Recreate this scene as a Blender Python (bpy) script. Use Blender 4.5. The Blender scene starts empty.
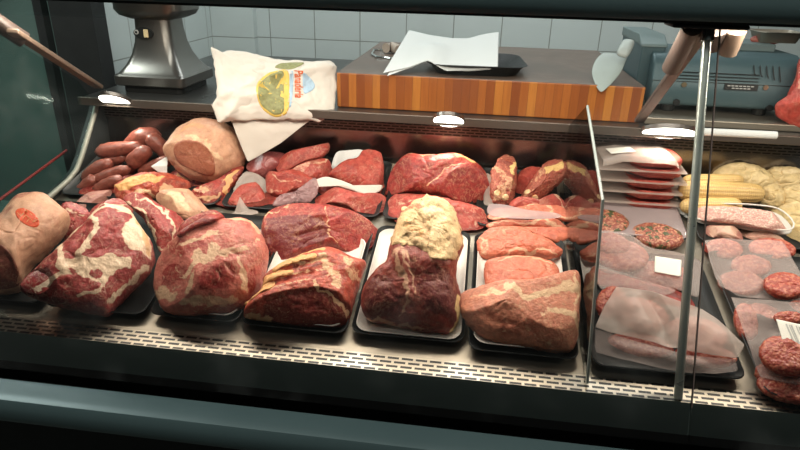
import bpy, bmesh, math, random
import numpy as np
from mathutils import Vector, noise as mn
S = bpy.context.scene
COL = S.collection
R = math.radians
random.seed(4)
# ------------------------------------------------------------------ camera
YAW, PIT, ROL, FPX = R(7), R(23.5), R(1.55), 600.0
CP = np.array((0, -1.10, 1.60))
fw = np.array((-math.sin(YAW)*math.cos(PIT), math.cos(YAW)*math.cos(PIT), -math.sin(PIT)))
r0 = np.array((math.cos(YAW), math.sin(YAW), 0.0))
u0 = np.cross(r0, fw)
cr = r0*math.cos(ROL)+u0*math.sin(ROL)
cu = np.cross(cr, fw)
cam = bpy.data.cameras.new('camera'); cam.sensor_width = 36; cam.lens = 36*FPX/800; cam.clip_start = .02
co = bpy.data.objects.new('camera', cam); COL.objects.link(co)
from mathutils import Matrix
m = Matrix(((cr[0], cu[0], -fw[0], CP[0]), (cr[1], cu[1], -fw[1], CP[1]), (cr[2], cu[2], -fw[2], CP[2]), (0, 0, 0, 1)))
co.matrix_world = m
S.camera = co
def ray(q): return fw+(q[0]-400)/FPX*cr+(225-q[1])/FPX*cu
def onp(q, p0, n):                       # where a sight line meets a real plane of the place
    d = ray(q); n = np.array(n, float)
    return CP+d*(np.dot(np.array(p0)-CP, n)/np.dot(d, n))
DS = .25; DZ = .85                        # the deck rises towards the back
def dz(y): return DZ+DS*y
def D(x, y): return onp((x, y), (0, 0, DZ), (0, -DS, 1))
def atY(x, y, Y0): return onp((x, y), (0, Y0, 0), (0, 1, 0))
def atZ(x, y, z): return onp((x, y), (0, 0, z), (0, 0, 1))
DROT = math.atan(DS)
# ------------------------------------------------------------------ objects
def tag(o, label=None, cat=None, group=None, kind=None):
    if label: o['label'] = label
    if cat: o['category'] = cat
    if group: o['group'] = group
    if kind: o['kind'] = kind
    return o
def empty(name, loc=(0, 0, 0)):
    o = bpy.data.objects.new(name, None); COL.objects.link(o); o.location = loc; o.empty_display_size = .02; return o
def mobj(name, verts, faces, mat, parent=None, loc=None, smooth=True, sharp=None):
    me = bpy.data.meshes.new(name); me.from_pydata([tuple(v) for v in verts], [], faces); me.update()
    if smooth:
        me.polygons.foreach_set('use_smooth', [True]*len(me.polygons))
        if sharp: me.set_sharp_from_angle(angle=R(sharp))
    o = bpy.data.objects.new(name, me); COL.objects.link(o)
    if mat: me.materials.append(mat)
    if parent: o.parent = parent
    if loc is not None: o.location = loc
    return o
class MB:
    def __init__(s): s.v = []; s.f = []
    def add(s, v, f):
        k = len(s.v); s.v += [tuple(a) for a in v]; s.f += [tuple(i+k for i in q) for q in f]; return s
    def box(s, a, b):
        x0, y0, z0 = a; x1, y1, z1 = b
        return s.add([(x0, y0, z0), (x1, y0, z0), (x1, y1, z0), (x0, y1, z0), (x0, y0, z1), (x1, y0, z1), (x1, y1, z1), (x0, y1, z1)],
                     [(0, 3, 2, 1), (4, 5, 6, 7), (0, 1, 5, 4), (1, 2, 6, 5), (2, 3, 7, 6), (3, 0, 4, 7)])
    def prism(s, prof, x0, x1):           # closed y,z profile swept along x
        n = len(prof)
        v = [(x0, p[0], p[1]) for p in prof]+[(x1, p[0], p[1]) for p in prof]
        f = [(i, (i+1) % n, n+(i+1) % n, n+i) for i in range(n)]+[tuple(range(n))[::-1], tuple(range(n, 2*n))]
        return s.add(v, f)
    def slab(s, pts, th, nrm):            # flat polygon with a thickness
        nrm = Vector(nrm).normalized()*th; n = len(pts); P = [Vector(p) for p in pts]
        v = P+[p+nrm for p in P]
        f = [(i, (i+1) % n, n+(i+1) % n, n+i) for i in range(n)]+[tuple(range(n))[::-1], tuple(range(n, 2*n))]
        return s.add(v, f)
    def tube(s, pts, rad, k=14, cap=True):
        P = [Vector(p) for p in pts]; rads = rad if isinstance(rad, (list, tuple)) else [rad]*len(P)
        v = []; f = []; ref = None
        for i, p in enumerate(P):
            t = (P[min(i+1, len(P)-1)]-P[max(i-1, 0)]).normalized()
            if ref is None: ref = t.orthogonal().normalized()
            ref = (ref-t*ref.dot(t)).normalized(); b = t.cross(ref)
            v += [p+(ref*math.cos(2*math.pi*j/k)+b*math.sin(2*math.pi*j/k))*rads[i] for j in range(k)]
        for i in range(len(P)-1):
            f += [(i*k+j, i*k+(j+1) % k, (i+1)*k+(j+1) % k, (i+1)*k+j) for j in range(k)]
        if cap: f += [tuple(range(k))[::-1], tuple(range((len(P)-1)*k, len(P)*k))]
        return s.add(v, f)
    def rings(s, rs, cap0=True, cap1=True):
        k = len(rs[0]); v = [p for r in rs for p in r]; f = []
        for i in range(len(rs)-1):
            f += [(i*k+j, i*k+(j+1) % k, (i+1)*k+(j+1) % k, (i+1)*k+j) for j in range(k)]
        if cap0: f.append(tuple(range(k))[::-1])
        if cap1: f.append(tuple(range((len(rs)-1)*k, len(rs)*k)))
        return s.add(v, f)
    def obj(s, name, mat, parent=None, loc=None, smooth=False, bevel=0, sharp=35):
        o = mobj(name, s.v, s.f, mat, parent, loc, smooth or bevel > 0, sharp)
        bm = bmesh.new(); bm.from_mesh(o.data); bmesh.ops.recalc_face_normals(bm, faces=bm.faces); bm.to_mesh(o.data); bm.free()
        if bevel:
            b = o.modifiers.new('bevel', 'BEVEL'); b.width = bevel; b.segments = 3; b.limit_method = 'ANGLE'; b.angle_limit = R(35)
        return o
def rrect(w, d, r, z, n=6, cx=0, cy=0):
    out = []
    for sx, sy, a0 in ((1, 1, 0), (-1, 1, 90), (-1, -1, 180), (1, -1, 270)):
        for i in range(n+1):
            a = R(a0+90*i/n); out.append((cx+sx*(w/2-r)+r*math.cos(a), cy+sy*(d/2-r)+r*math.sin(a), z))
    return out
# ------------------------------------------------------------------ materials
def newmat(name):
    mt = bpy.data.materials.new(name); mt.use_nodes = True; nt = mt.node_tree; nt.nodes.clear()
    out = nt.nodes.new('ShaderNodeOutputMaterial')
    def N(t, **kw):
        n = nt.nodes.new('ShaderNode'+t)
        for k, v in kw.items():
            if k in n.inputs.keys(): n.inputs[k].default_value = v
            else: setattr(n, k, v)
        return n
    L = lambda a, b: nt.links.new(a, b)
    return mt, N, L, out
def c4(c): return (*c, 1) if len(c) == 3 else c
def s2l(*c): return tuple(((v/255)/12.92 if v/255 <= .04045 else ((v/255+.055)/1.055)**2.4) for v in c)
def mixc(N, L, fac, a, b):
    x = N('Mix', data_type='RGBA')
    for sock, val in ((x.inputs[0], fac), (x.inputs[6], a), (x.inputs[7], b)):
        if hasattr(val, 'is_output'): L(val, sock)
        else: sock.default_value = c4(val) if isinstance(val, tuple) else val
    return x.outputs[2]
def mth(N, L, op, a, b=0.0, c=0.0, clamp=False):
    x = N('Math', operation=op); x.use_clamp = clamp
    for i, val in enumerate((a, b, c)):
        if hasattr(val, 'is_output'): L(val, x.inputs[i])
        else: x.inputs[i].default_value = val
    return x.outputs[0]
def sstep(N, L, v, lo, hi):
    x = N('MapRange', interpolation_type='SMOOTHSTEP'); L(v, x.inputs[0]); x.inputs[1].default_value = lo; x.inputs[2].default_value = hi
    return x.outputs[0]
def coords(N, L):
    t = N('TexCoord'); oi = N('ObjectInfo'); v = N('VectorMath', operation='MULTIPLY_ADD')
    cb = N('CombineXYZ'); L(oi.outputs['Random'], cb.inputs[0]); L(oi.outputs['Random'], cb.inputs[1])
    L(cb.outputs[0], v.inputs[0]); v.inputs[1].default_value = (3, 5, 4); L(t.outputs['Object'], v.inputs[2])
    return v.outputs[0]
def nz(N, L, vec, sc, det=4, ro=.55, dist=0.0):
    n = N('TexNoise'); L(vec, n.inputs['Vector']); n.inputs['Scale'].default_value = sc; n.inputs['Detail'].default_value = det
    n.inputs['Roughness'].default_value = ro; n.inputs['Distortion'].default_value = dist
    return n.outputs[0]
def plain(name, col, rough=.5, metal=0.0, var=.12, sc=30, bump=0.0, bsc=200, spec=.5, stretch=None, coat=0):
    mt, N, L, out = newmat(name); b = N('BsdfPrincipled'); v = coords(N, L)
    if stretch:
        mp = N('Mapping'); L(v, mp.inputs[0]); mp.inputs['Scale'].default_value = stretch; v = mp.outputs[0]
    n = nz(N, L, v, sc)
    dk = tuple(x*(1-var) for x in col); lt = tuple(min(1, x*(1+var)) for x in col)
    L(mixc(N, L, n, dk, lt), b.inputs['Base Color'])
    rr = N('MapRange'); L(n, rr.inputs[0]); rr.inputs[3].default_value = max(0.02, rough-.08); rr.inputs[4].default_value = min(1, rough+.08); L(rr.outputs[0], b.inputs['Roughness'])
    b.inputs['Metallic'].default_value = metal; b.inputs['Specular IOR Level'].default_value = spec
    if coat: b.inputs['Coat Weight'].default_value = coat
    if bump:
        bp = N('Bump', Strength=bump, Distance=.001); L(nz(N, L, v, bsc), bp.inputs['Height']); L(bp.outputs[0], b.inputs['Normal'])
    L(b.outputs[0], out.inputs[0]); return mt
def meat(name, lean=(150, 62, 55), fat=(214, 188, 160), dark=(95, 28, 30), yel=(214, 176, 120), marb=0.0, sc=60, rough=.38, bump=.5, var=.3, fibre=None, edge=.7, spec=.45, seam=.4):
    """lean flesh whose fat, deep-red and bone areas come from the piece's own 'mask' attribute, broken up by noise"""
    soft = lambda c: tuple(f_*(x*.93+.07*(.35*c[0]+.5*c[1]+.15*c[2])+3) for x, f_ in zip(c, (1.02, 1.0, .93)))
    lean, fat, dark, yel = s2l(*soft(lean)), s2l(*soft(fat)), s2l(*soft(dark)), s2l(*soft(yel))
    mt, N, L, out = newmat(name); b = N('BsdfPrincipled'); v = coords(N, L)
    at = N('Attribute', attribute_name='mask'); sp = N('SeparateColor'); L(at.outputs['Color'], sp.inputs[0])
    n1 = nz(N, L, v, sc, 5, .6, .4); n2 = nz(N, L, v, sc*.35, 3, .5, .3); n3 = nz(N, L, v, sc*4, 3)
    vv = v
    if fibre:
        mp = N('Mapping'); L(v, mp.inputs[0]); mp.inputs['Scale'].default_value = fibre; vv = mp.outputs[0]
    n4 = nz(N, L, vv, sc*1.3, 4, .6)
    n1 = mth(N, L, 'MULTIPLY_ADD', n3, .45, mth(N, L, 'MULTIPLY_ADD', n1, .95, -.2))
    sm_ = mth(N, L, 'ABSOLUTE', mth(N, L, 'SUBTRACT', nz(N, L, v, sc*.55, 5, .62, 1.2), .5)); sm2 = mth(N, L, 'SUBTRACT', 1.0, sstep(N, L, sm_, .0, .035))
    seamf = mth(N, L, 'MULTIPLY', sm2, mth(N, L, 'MULTIPLY', sstep(N, L, n2, .35, .7), seam))
    lo = tuple(x*(1-var) for x in lean); hi = tuple(min(1, x*(1+var)) for x in lean)
    base = mixc(N, L, sstep(N, L, n4, .3, .7), lo, hi)
    base = mixc(N, L, mth(N, L, 'MULTIPLY', sstep(N, L, n2, .45, .75), .35), base, dark)
    dd = mth(N, L, 'ADD', sp.outputs[1], mth(N, L, 'MULTIPLY_ADD', n1, .5, -.25))
    base = mixc(N, L, sstep(N, L, dd, .3, .7), base, mixc(N, L, n4, tuple(x*.75 for x in dark), tuple(x*1.25 for x in dark)))
    ff = mth(N, L, 'ADD', sp.outputs[0], mth(N, L, 'MULTIPLY_ADD', n1, edge, -edge/2+marb))
    fcol = mixc(N, L, n4, tuple(x*.82 for x in fat), tuple(min(1, x*1.12) for x in fat))
    fcol = mixc(N, L, mth(N, L, 'MULTIPLY', sstep(N, L, n2, .5, .75), .35), fcol, mixc(N, L, .5, fat, lean))
    base = mixc(N, L, sstep(N, L, ff, .36, .62), base, fcol)
    base = mixc(N, L, seamf, base, fat)
    n9 = nz(N, L, v, sc*2.2, 6, .7, .8); base = mixc(N, L, mth(N, L, 'MULTIPLY', sstep(N, L, n9, .48, .72), .38), base, mixc(N, L, .5, lean, fat)); base = mixc(N, L, mth(N, L, 'MULTIPLY', sstep(N, L, n9, .5, .28), .35), base, dark)
    yy = mth(N, L, 'ADD', sp.outputs[2], mth(N, L, 'MULTIPLY_ADD', n1, .5, -.25))
    base = mixc(N, L, sstep(N, L, yy, .36, .62), base, mixc(N, L, n4, tuple(x*.8 for x in yel), tuple(min(1, x*1.15) for x in yel)))
    L(base, b.inputs['Base Color'])
    rr = N('MapRange'); L(n1, rr.inputs[0]); rr.inputs[3].default_value = rough-.12; rr.inputs[4].default_value = rough+.2; L(rr.outputs[0], b.inputs['Roughness'])
    b.inputs['Specular IOR Level'].default_value = spec
    bp = N('Bump', Strength=min(1, bump*1.3), Distance=.006); hh = mth(N, L, 'ADD', mth(N, L, 'MULTIPLY', n4, .7), mth(N, L, 'MULTIPLY', n3, .25)); L(hh, bp.inputs['Height']); L(bp.outputs[0], b.inputs['Normal'])
    L(b.outputs[0], out.inputs[0]); return mt
def mince(name, a=(146, 60, 48), b_=(186, 110, 88), g=None, sc=190):
    mt, N, L, out = newmat(name); b = N('BsdfPrincipled'); v = coords(N, L)
    vo = N('TexVoronoi'); L(v, vo.inputs['Vector']); vo.inputs['Scale'].default_value = sc
    n = nz(N, L, v, sc*.5, 3)
    sep = N('SeparateColor'); L(vo.outputs['Color'], sep.inputs[0])
    base = mixc(N, L, sstep(N, L, mth(N, L, 'ADD', sep.outputs[0], mth(N, L, 'MULTIPLY', n, .4)), .62, 1.1), s2l(*a), s2l(*b_))
    if g:
        n5 = nz(N, L, v, 75, 3); n6 = nz(N, L, v, 23, 2)
        base = mixc(N, L, sstep(N, L, mth(N, L, 'MULTIPLY', n5, mth(N, L, 'ADD', n6, .5)), .56, .62), base, s2l(*g))
    L(base, b.inputs['Base Color']); b.inputs['Roughness'].default_value = .42
    bp = N('Bump', Strength=.55, Distance=.002); L(vo.outputs['Distance'], bp.inputs['Height']); bp.invert = True; L(bp.outputs[0], b.inputs['Normal'])
    L(b.outputs[0], out.inputs[0]); return mt
def film(name, col, clear=.3, gloss=.04, bump=.3, rough=.35):
    """greaseproof paper or cling film: some light passes straight through, the rest scatters"""
    mt, N, L, out = newmat(name); v = coords(N, L)
    tr = N('BsdfTransparent'); df = N('BsdfPrincipled'); tl = N('BsdfTranslucent'); m1 = N('MixShader'); m2 = N('MixShader')
    n = nz(N, L, v, 14, 4)
    cc = mixc(N, L, n, tuple(x*.9 for x in col), tuple(min(1, x*1.08) for x in col))
    L(cc, df.inputs['Base Color']); L(cc, tl.inputs['Color']); df.inputs['Roughness'].default_value = rough
    bp = N('Bump', Strength=bump, Distance=.004); L(nz(N, L, v, 40, 4, .6, .6), bp.inputs['Height']); L(bp.outputs[0], df.inputs['Normal'])
    m1.inputs[0].default_value = .25; L(df.outputs[0], m1.inputs[1]); L(tl.outputs[0], m1.inputs[2])
    fc = N('MapRange'); L(n, fc.inputs[0]); fc.inputs[3].default_value = max(0, clear-.12); fc.inputs[4].default_value = min(1, clear+.12)
    L(fc.outputs[0], m2.inputs[0]); L(m1.outputs[0], m2.inputs[1]); L(tr.outputs[0], m2.inputs[2]); L(m2.outputs[0], out.inputs[0]); return mt
def glass(name, tint=(.93, .96, .95), ior=1.45, k=1.0):
    mt, N, L, out = newmat(name); tr = N('BsdfTransparent'); tr.inputs[0].default_value = c4(tint)
    gl = N('BsdfGlossy', Roughness=.015); fr = N('Fresnel', IOR=ior); mx = N('MixShader')
    v = coords(N, L); sm = nz(N, L, v, 6, 5)
    gl2 = mth(N, L, 'MULTIPLY', fr.outputs[0], k, clamp=True)
    L(gl2, mx.inputs[0]); L(tr.outputs[0], mx.inputs[1]); L(gl.outputs[0], mx.inputs[2])
    df = N('BsdfDiffuse'); df.inputs[0].default_value = (.6, .65, .63, 1); m2 = N('MixShader')
    L(mth(N, L, 'MULTIPLY', sstep(N, L, sm, .5, .85), .05), m2.inputs[0]); L(mx.outputs[0], m2.inputs[1]); L(df.outputs[0], m2.inputs[2])
    L(m2.outputs[0], out.inputs[0]); return mt
def emis(name, col, st):
    mt, N, L, out = newmat(name); e = N('Emission'); e.inputs[0].default_value = c4(col); e.inputs[1].default_value = st; L(e.outputs[0], out.inputs[0]); return mt
def slots(name, steel, hole, w, h, gap, off=.5, rough=.3, metal=1.0, ax=(0, 1)):
    mt, N, L, out = newmat(name); b = N('BsdfPrincipled'); t = N('TexCoord')
    sp = N('SeparateXYZ'); L(t.outputs['Object'], sp.inputs[0]); cb = N('CombineXYZ'); L(sp.outputs[ax[0]], cb.inputs[0]); L(sp.outputs[ax[1]], cb.inputs[1])
    br = N('TexBrick'); L(cb.outputs[0], br.inputs['Vector']); br.offset = off
    br.inputs['Scale'].default_value = 1; br.inputs['Brick Width'].default_value = w; br.inputs['Row Height'].default_value = h
    br.inputs['Mortar Size'].default_value = gap; br.inputs['Mortar Smooth'].default_value = .05
    br.inputs['Color1'].default_value = br.inputs['Color2'].default_value = c4(hole); br.inputs['Mortar'].default_value = c4(steel)
    L(br.outputs[0], b.inputs['Base Color']); L(mth(N, L, 'MULTIPLY', br.outputs['Fac'], metal), b.inputs['Metallic']); b.inputs['Roughness'].default_value = rough
    L(b.outputs[0], out.inputs[0]); return mt
from mathutils.bvhtree import BVHTree
# ------------------------------------------------------------------ free-form pieces
def cat(pts, n, smooth=True):
    P = np.array(pts, float); k = len(P)
    if smooth:
        out = []
        for i in range(k):
            a, b, c, d = P[i-1], P[i], P[(i+1) % k], P[(i+2) % k]
            for t in np.linspace(0, 1, 10, endpoint=False):
                out.append(.5*((2*b)+(c-a)*t+(2*a-5*b+4*c-d)*t*t+(3*b-a-3*c+d)*t**3))
        P = np.array(out)
    Q = np.vstack([P, P[:1]]); s = np.concatenate([[0], np.cumsum(np.linalg.norm(np.diff(Q, axis=0), axis=1))])
    t = np.linspace(0, s[-1], n, endpoint=False)
    return np.stack([np.interp(t, s, Q[:, i]) for i in range(2)], 1)
def dseg(U, pts, closed=False):
    P = np.array(pts, float)
    if closed: P = np.vstack([P, P[:1]])
    d = np.full(len(U), 1e9)
    if len(P) == 1: return np.linalg.norm(U-P[0], axis=1)
    for a, b in zip(P[:-1], P[1:]):
        ab = b-a; t = np.clip(((U-a)@ab)/max(1e-12, ab@ab), 0, 1)
        d = np.minimum(d, np.linalg.norm(U-(a+t[:, None]*ab), axis=1))
    return d
def inside(U, pts):
    P = np.array(pts); r = np.zeros(len(U), bool); j = len(P)-1
    for i in range(len(P)):
        c = ((P[i, 1] > U[:, 1]) != (P[j, 1] > U[:, 1]))
        x = (P[j, 0]-P[i, 0])*(U[:, 1]-P[i, 1])/((P[j, 1]-P[i, 1]) if abs(P[j, 1]-P[i, 1]) > 1e-12 else 1e-12)+P[i, 0]
        r ^= c & (U[:, 0] < x); j = i
    return r
def ss(x): x = np.clip(x, 0, 1); return x*x*(3-2*x)
def fbm(V, f, o=3, seed=0):
    return np.array([mn.fractal(Vector((v[0]*f+seed, v[1]*f+seed*.7, v[2]*f)), 1.0, 2.0, o) for v in V])
class Piece:
    """a solid lump: an outline standing at its own distance, domed to the front and to the back"""
    def __init__(s, out, p0, e=40, front=.04, back=.04, p=2.6, q=2.0, az=None, smooth=True, N=120, K=30, amp=.002, freq=25, masks=(), bumps=(), c=None, both=False, seed=None, floor=.0062, wp=3.0, cre=None, cuts=0):
        s.cuts = cuts
        s.wp = wp; s.cre = cre if cre is not None else (.8 if amp > .0015 and not both else 0)
        s.floor = floor
        if az is None: az = .85*math.degrees(math.atan2(CP[0]-p0[0], p0[1]-CP[1]))
        s.e = R(e); az = R(az)
        ca, sa = math.cos(az), math.sin(az)
        rot = lambda v: np.array((v[0]*ca-v[1]*sa, v[0]*sa+v[1]*ca, v[2]))
        s.n = rot((0, -math.cos(s.e), math.sin(s.e))); s.t = rot((1, 0, 0)); s.u = np.cross(s.n, s.t)
        s.p0 = np.array(p0, float)
        O = np.array([s.uv(q_) for q_ in out])
        s.O = cat(O, N, smooth); s.c = np.array(s.uv(c)) if c else (s.O.min(0)+s.O.max(0))/2
        s.front, s.back, s.p, s.q, s.amp, s.freq = front, back, p, q, amp, freq
        s.px = np.linalg.norm(np.array(s.uv((out[0][0]+1, out[0][1])))-np.array(s.uv(out[0])))
        s.masks, s.bumps, s.both = masks, bumps, both
        s.N, s.K = N, K; s.seed = seed if seed is not None else (out[0][0]*.37+out[0][1]*.11) % 10
        d = s.O-s.c; s.ang = np.arctan2(d[:, 1], d[:, 0]); s.rad = np.linalg.norm(d, axis=1)
        od = np.argsort(s.ang); s.ang, s.rad = s.ang[od], s.rad[od]
    def uv(s, q):
        v = onp(q, s.p0, s.n)-s.p0; return (float(v@s.t), float(v@s.u))
    def P3(s, U, off): return s.p0+U[:, :1]*s.t+U[:, 1:2]*s.u+off[:, None]*s.n
    def h(s, r): return np.clip(1-np.clip(r, 0, 1)**s.p, 0, 1)**(1/s.q)
    def bump(s, U):
        o = np.zeros(len(U))
        for b in s.bumps:
            pts = [s.uv(q) for q in b[1]]
            if b[0] == 's': o += b[3]*ss(1-dseg(U, pts)/(b[2]*s.px))
            elif b[0] == 't': o += b[3]*np.clip(1-dseg(U, pts)/(b[2]*s.px), 0, 1)
            elif b[0] == 'p':
                d = dseg(U, pts, True)*np.where(inside(U, pts), 1, -1); o += b[3]*ss(.5+d/(2*b[2]*s.px))
        return o
    def surf(s, U, side=1):
        d = U-s.c; a = np.arctan2(d[:, 1], d[:, 0]); rr = np.interp(a, s.ang, s.rad, period=2*math.pi)
        r = np.linalg.norm(d, axis=1)/np.maximum(rr, 1e-9); h = s.h(r)
        if side > 0: return s.front*h+s.bump(U)*(1 if s.both else np.minimum(1, h*2.2))
        return -s.back*h+(s.bump(U) if s.both else 0)
    def hit(s, U):                         # height of the finished skin above the outline plane
        if not hasattr(s, 'bvh'):
            me = s.obj.data; s.bvh = BVHTree.FromPolygons([v.co for v in me.vertices], [tuple(q.vertices) for q in me.polygons])
        org = np.array(s.obj['org']); base = s.surf(U); out = base.copy(); P = s.P3(U, np.full(len(U), .3))-org
        for i, q in enumerate(P):
            h_ = s.bvh.ray_cast(Vector(q), Vector(-s.n))
            if h_[0] is not None: out[i] = .3-h_[3]
        return out
    def mask(s, U, masks):
        M = np.zeros((len(U), 4)); M[:, 3] = 1
        if len(masks) and s.wp:
            a_ = s.px; f1, f2 = 1/(16*a_), 1/(5*a_)
            W = np.array([[mn.noise(Vector((x*f1+s.seed, y*f1, 0)))*s.wp+mn.noise(Vector((x*f2, y*f2, 5)))*s.wp*.45, mn.noise(Vector((x*f1, y*f1+s.seed, 9)))*s.wp+mn.noise(Vector((x*f2, y*f2, 13)))*s.wp*.45] for x, y in U])
            U = U+W*a_*2.0
        for k in masks:
            ch = 'fdy'.index(k[0]); amt = k[1]; pts = [s.uv(q) for q in k[3]]
            if k[2] == 'p':
                fe = (k[4] if len(k) > 4 else 2)*s.px
                d = dseg(U, pts, True)*np.where(inside(U, pts), 1, -1); v = ss(.5+d/(2*fe))
            else:
                w = k[4]*s.px; v = 1-ss((dseg(U, pts)-w*.25)/(w*.5))
            if amt > 0: M[:, ch] = np.maximum(M[:, ch], amt*v)
            else: M[:, ch] *= 1+amt*v
        return M
    def build(s, name, mat, parent=None):
        t = np.linspace(0, 1, s.K+1)[1:]; R_ = 1-(1-t)**1.35
        U = [s.c[None]]+[s.c+(s.O-s.c)*r for r in R_]; U = np.vstack(U)
        N, K = s.N, s.K
        rr = np.concatenate([[0], np.repeat(R_, N)]); h = s.h(rr); bp = s.bump(U)
        offF = s.front*h+bp*(1 if s.both else np.minimum(1, h*2.2)); VF = s.P3(U, offF)
        nB = 1+N*(K-1); offB = -s.back*h[:nB]+(bp[:nB] if s.both else 0); VB = s.P3(U[:nB], offB)
        V = np.vstack([VF, VB])
        if s.amp:
            nn = fbm(V, s.freq, 3, s.seed); sg = np.concatenate([np.ones(len(VF)), -np.ones(nB)])
            if s.cre:
                cn = np.abs(fbm(V, s.freq*.75, 2, s.seed+4)); cv = np.clip(1-cn/.10, 0, 1); s.cv = cv
                nn = nn+.35*fbm(V, s.freq*3.2, 2, s.seed+2)-s.cre*cv
            dr = U-s.c; dr = dr/np.maximum(np.linalg.norm(dr, axis=1, keepdims=True), 1e-6)
            rad3 = dr[:, :1]*s.t+dr[:, 1:2]*s.u; rad3 = np.vstack([rad3, rad3[:nB]]); hh = np.concatenate([h, h[:nB]])
            if s.both: V = V+s.amp*nn[:, None]*s.n
            else: V = V+s.amp*nn[:, None]*(s.n*(sg*hh)[:, None]+rad3*(1-hh)[:, None])
        if s.cuts:                          # flat knife cuts
            rs = np.random.RandomState(int(s.seed*1000) % 9999); cc = V.mean(0)
            for i in range(s.cuts):
                a_ = rs.uniform(0, 2*math.pi); al = R(rs.uniform(15, 60)); w_ = s.n*math.cos(al)+(s.t*math.cos(a_)+s.u*math.sin(a_))*math.sin(al)
                d_ = (V-cc)@w_; ex = d_-d_.max()*rs.uniform(.66, .84); V = V-np.maximum(0, ex)[:, None]*w_*.88
        if s.floor is not None:            # the underside rests flat on the tray
            gap = (V[:, 2]-dz(V[:, 1]))/math.hypot(1, DS)-s.floor
            V = V+np.minimum(0, gap)[:, None]*-np.array((0, -DS, 1))/math.hypot(1, DS)
        M = s.mask(np.vstack([U, U[:nB]]), s.masks)
        if s.amp and s.cre and len(s.masks): M[:, 0] = np.maximum(M[:, 0], .42*s.cv)
        f = []; b0 = len(VF)
        idF = lambda k, j: 1+(k-1)*N+j % N
        def idB(k, j): return idF(k, j) if k == K else b0+1+(k-1)*N+j % N
        for j in range(N):
            f.append((0, idF(1, j), idF(1, j+1))); f.append((b0, idB(1, j+1), idB(1, j)))
            for k in range(1, K):
                f.append((idF(k, j), idF(k+1, j), idF(k+1, j+1), idF(k, j+1)))
                f.append((idB(k, j), idB(k, j+1), idB(k+1, j+1), idB(k+1, j)))
        org = s.P3(s.c[None], np.zeros(1))[0] if parent is None else np.array(parent['org'])
        o = mobj(name, V-org, f, mat, parent, org if parent is None else None)
        a = o.data.attributes.new('mask', 'FLOAT_COLOR', 'POINT'); a.data.foreach_set('color', M.ravel())
        if parent is None: o['org'] = tuple(float(x) for x in org)
        s.obj = o; return o
    def patch(s, name, poly, mat, lift=.002, masks=(), smooth=True, N=64, K=12, parent=None, p=3.0, dome=0.0, skirt=.002, jag=0):
        """a part lying on the front of this lump: a cut face, a bone, a stamp"""
        O = cat([s.uv(q) for q in poly], N, smooth); c = O.mean(0)
        if jag: O = O+np.array([[mn.noise(Vector((x/s.px/7, y/s.px/7, 2))), mn.noise(Vector((x/s.px/7, y/s.px/7, 8)))] for x, y in O])*s.px*jag
        t = np.linspace(0, 1, K+1)[1:]; U = np.vstack([c[None]]+[c+(O-c)*r for r in t])
        rr = np.concatenate([[0], np.repeat(t, N)]); hh = np.clip(1-rr**p, 0, 1)**.5
        off = s.hit(U)+lift*1.0+dome*hh; V = s.P3(U, off)
        U2 = O; V2 = s.P3(U2, s.hit(U2)-skirt); V = np.vstack([V, V2, s.P3(c[None], s.hit(c[None])-skirt)]); ctr = len(V)-1
        f = []; idF = lambda k, j: 1+(k-1)*N+j % N
        for j in range(N):
            f.append((0, idF(1, j), idF(1, j+1)))
            for k in range(1, K+1): f.append((idF(k, j), idF(k+1, j), idF(k+1, j+1), idF(k, j+1)))
            f.append((idF(K+1, j+1), idF(K+1, j), ctr))
        M = s.mask(np.vstack([U, U2, c[None]]), masks)
        par = parent or s.obj; org = np.array(s.obj['org'])
        o = mobj(name, V-org, f, mat, par)
        a = o.data.attributes.new('mask', 'FLOAT_COLOR', 'POINT'); a.data.foreach_set('color', M.ravel()); return o
def lump(name, label, catg, out, p0, mat, group=None, parent=None, **kw):
    pc = Piece(out, p0, **kw); o = pc.build(name, mat, parent)
    if label: tag(o, label, catg, group)
    return pc
def lift(p, d): return np.array(p)+np.array((0, -DS, 1))/math.hypot(1, DS)*d
def ell(cx, cy, rx, ry, rot=0, n=16):
    r = R(rot); return [(cx+rx*math.cos(a)*math.cos(r)-ry*math.sin(a)*math.sin(r), cy+rx*math.cos(a)*math.sin(r)+ry*math.sin(a)*math.cos(r)) for a in [2*math.pi*i/n for i in range(n)]]
def bez(a, b, n=8): return [tuple(a[i]+(b[i]-a[i])*t/(n-1) for i in range(len(a))) for t in range(n)]
# ------------------------------------------------------------------ surfaces of the place
M = {}
M['steel'] = plain('stainless steel', (.33, .29, .235), .5, 1.0, .08, 8, .1, 500, stretch=(1, 30, 30))
M['steel_dim'] = plain('dull stainless steel', (.30, .27, .25), .34, 1.0, .1, 8)
M['steel_back'] = plain('brushed back panel', (.30, .27, .25), .22, 1.0, .1, 6)
M['chrome'] = plain('chrome', (.75, .78, .76), .12, 1.0, .03); M['post'] = plain('satin post', (.42, .47, .44), .3, .55, .05)
M['teal'] = plain('grey green painted metal', s2l(74, 94, 96), .36, .2, .05, 5)
M['teal_dark'] = plain('dark grey green panel', s2l(122, 138, 134), .35, 0, .06, 5)
M['black'] = plain('black plastic', (.012, .013, .013), .5, 0, .2, 20, spec=.3)
M['black_matt'] = plain('black paint', (.01, .011, .011), .6, 0, .2, 20)
M['room'] = plain('dark green wall paint', s2l(84, 106, 100), .6, 0, .12, 3)
M['bronze'] = plain('brown metal', (.12, .09, .078), .55, .1, .12, 10)
M['bronze_dark'] = plain('dark brown plastic', (.06, .04, .033), .4, .1, .12, 10)
M['tan'] = plain('tan metal', (.27, .19, .14), .42, .2, .12, 10)
M['foam'] = plain('white foam', s2l(214, 208, 200), .55, 0, .03, 20, .1, 300)
M['paper'] = plain('white paper', s2l(212, 214, 212), .7, 0, .03, 12)
M['cream_paper'] = plain('cream paper', s2l(210, 202, 192), .7, 0, .05, 12)
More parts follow.
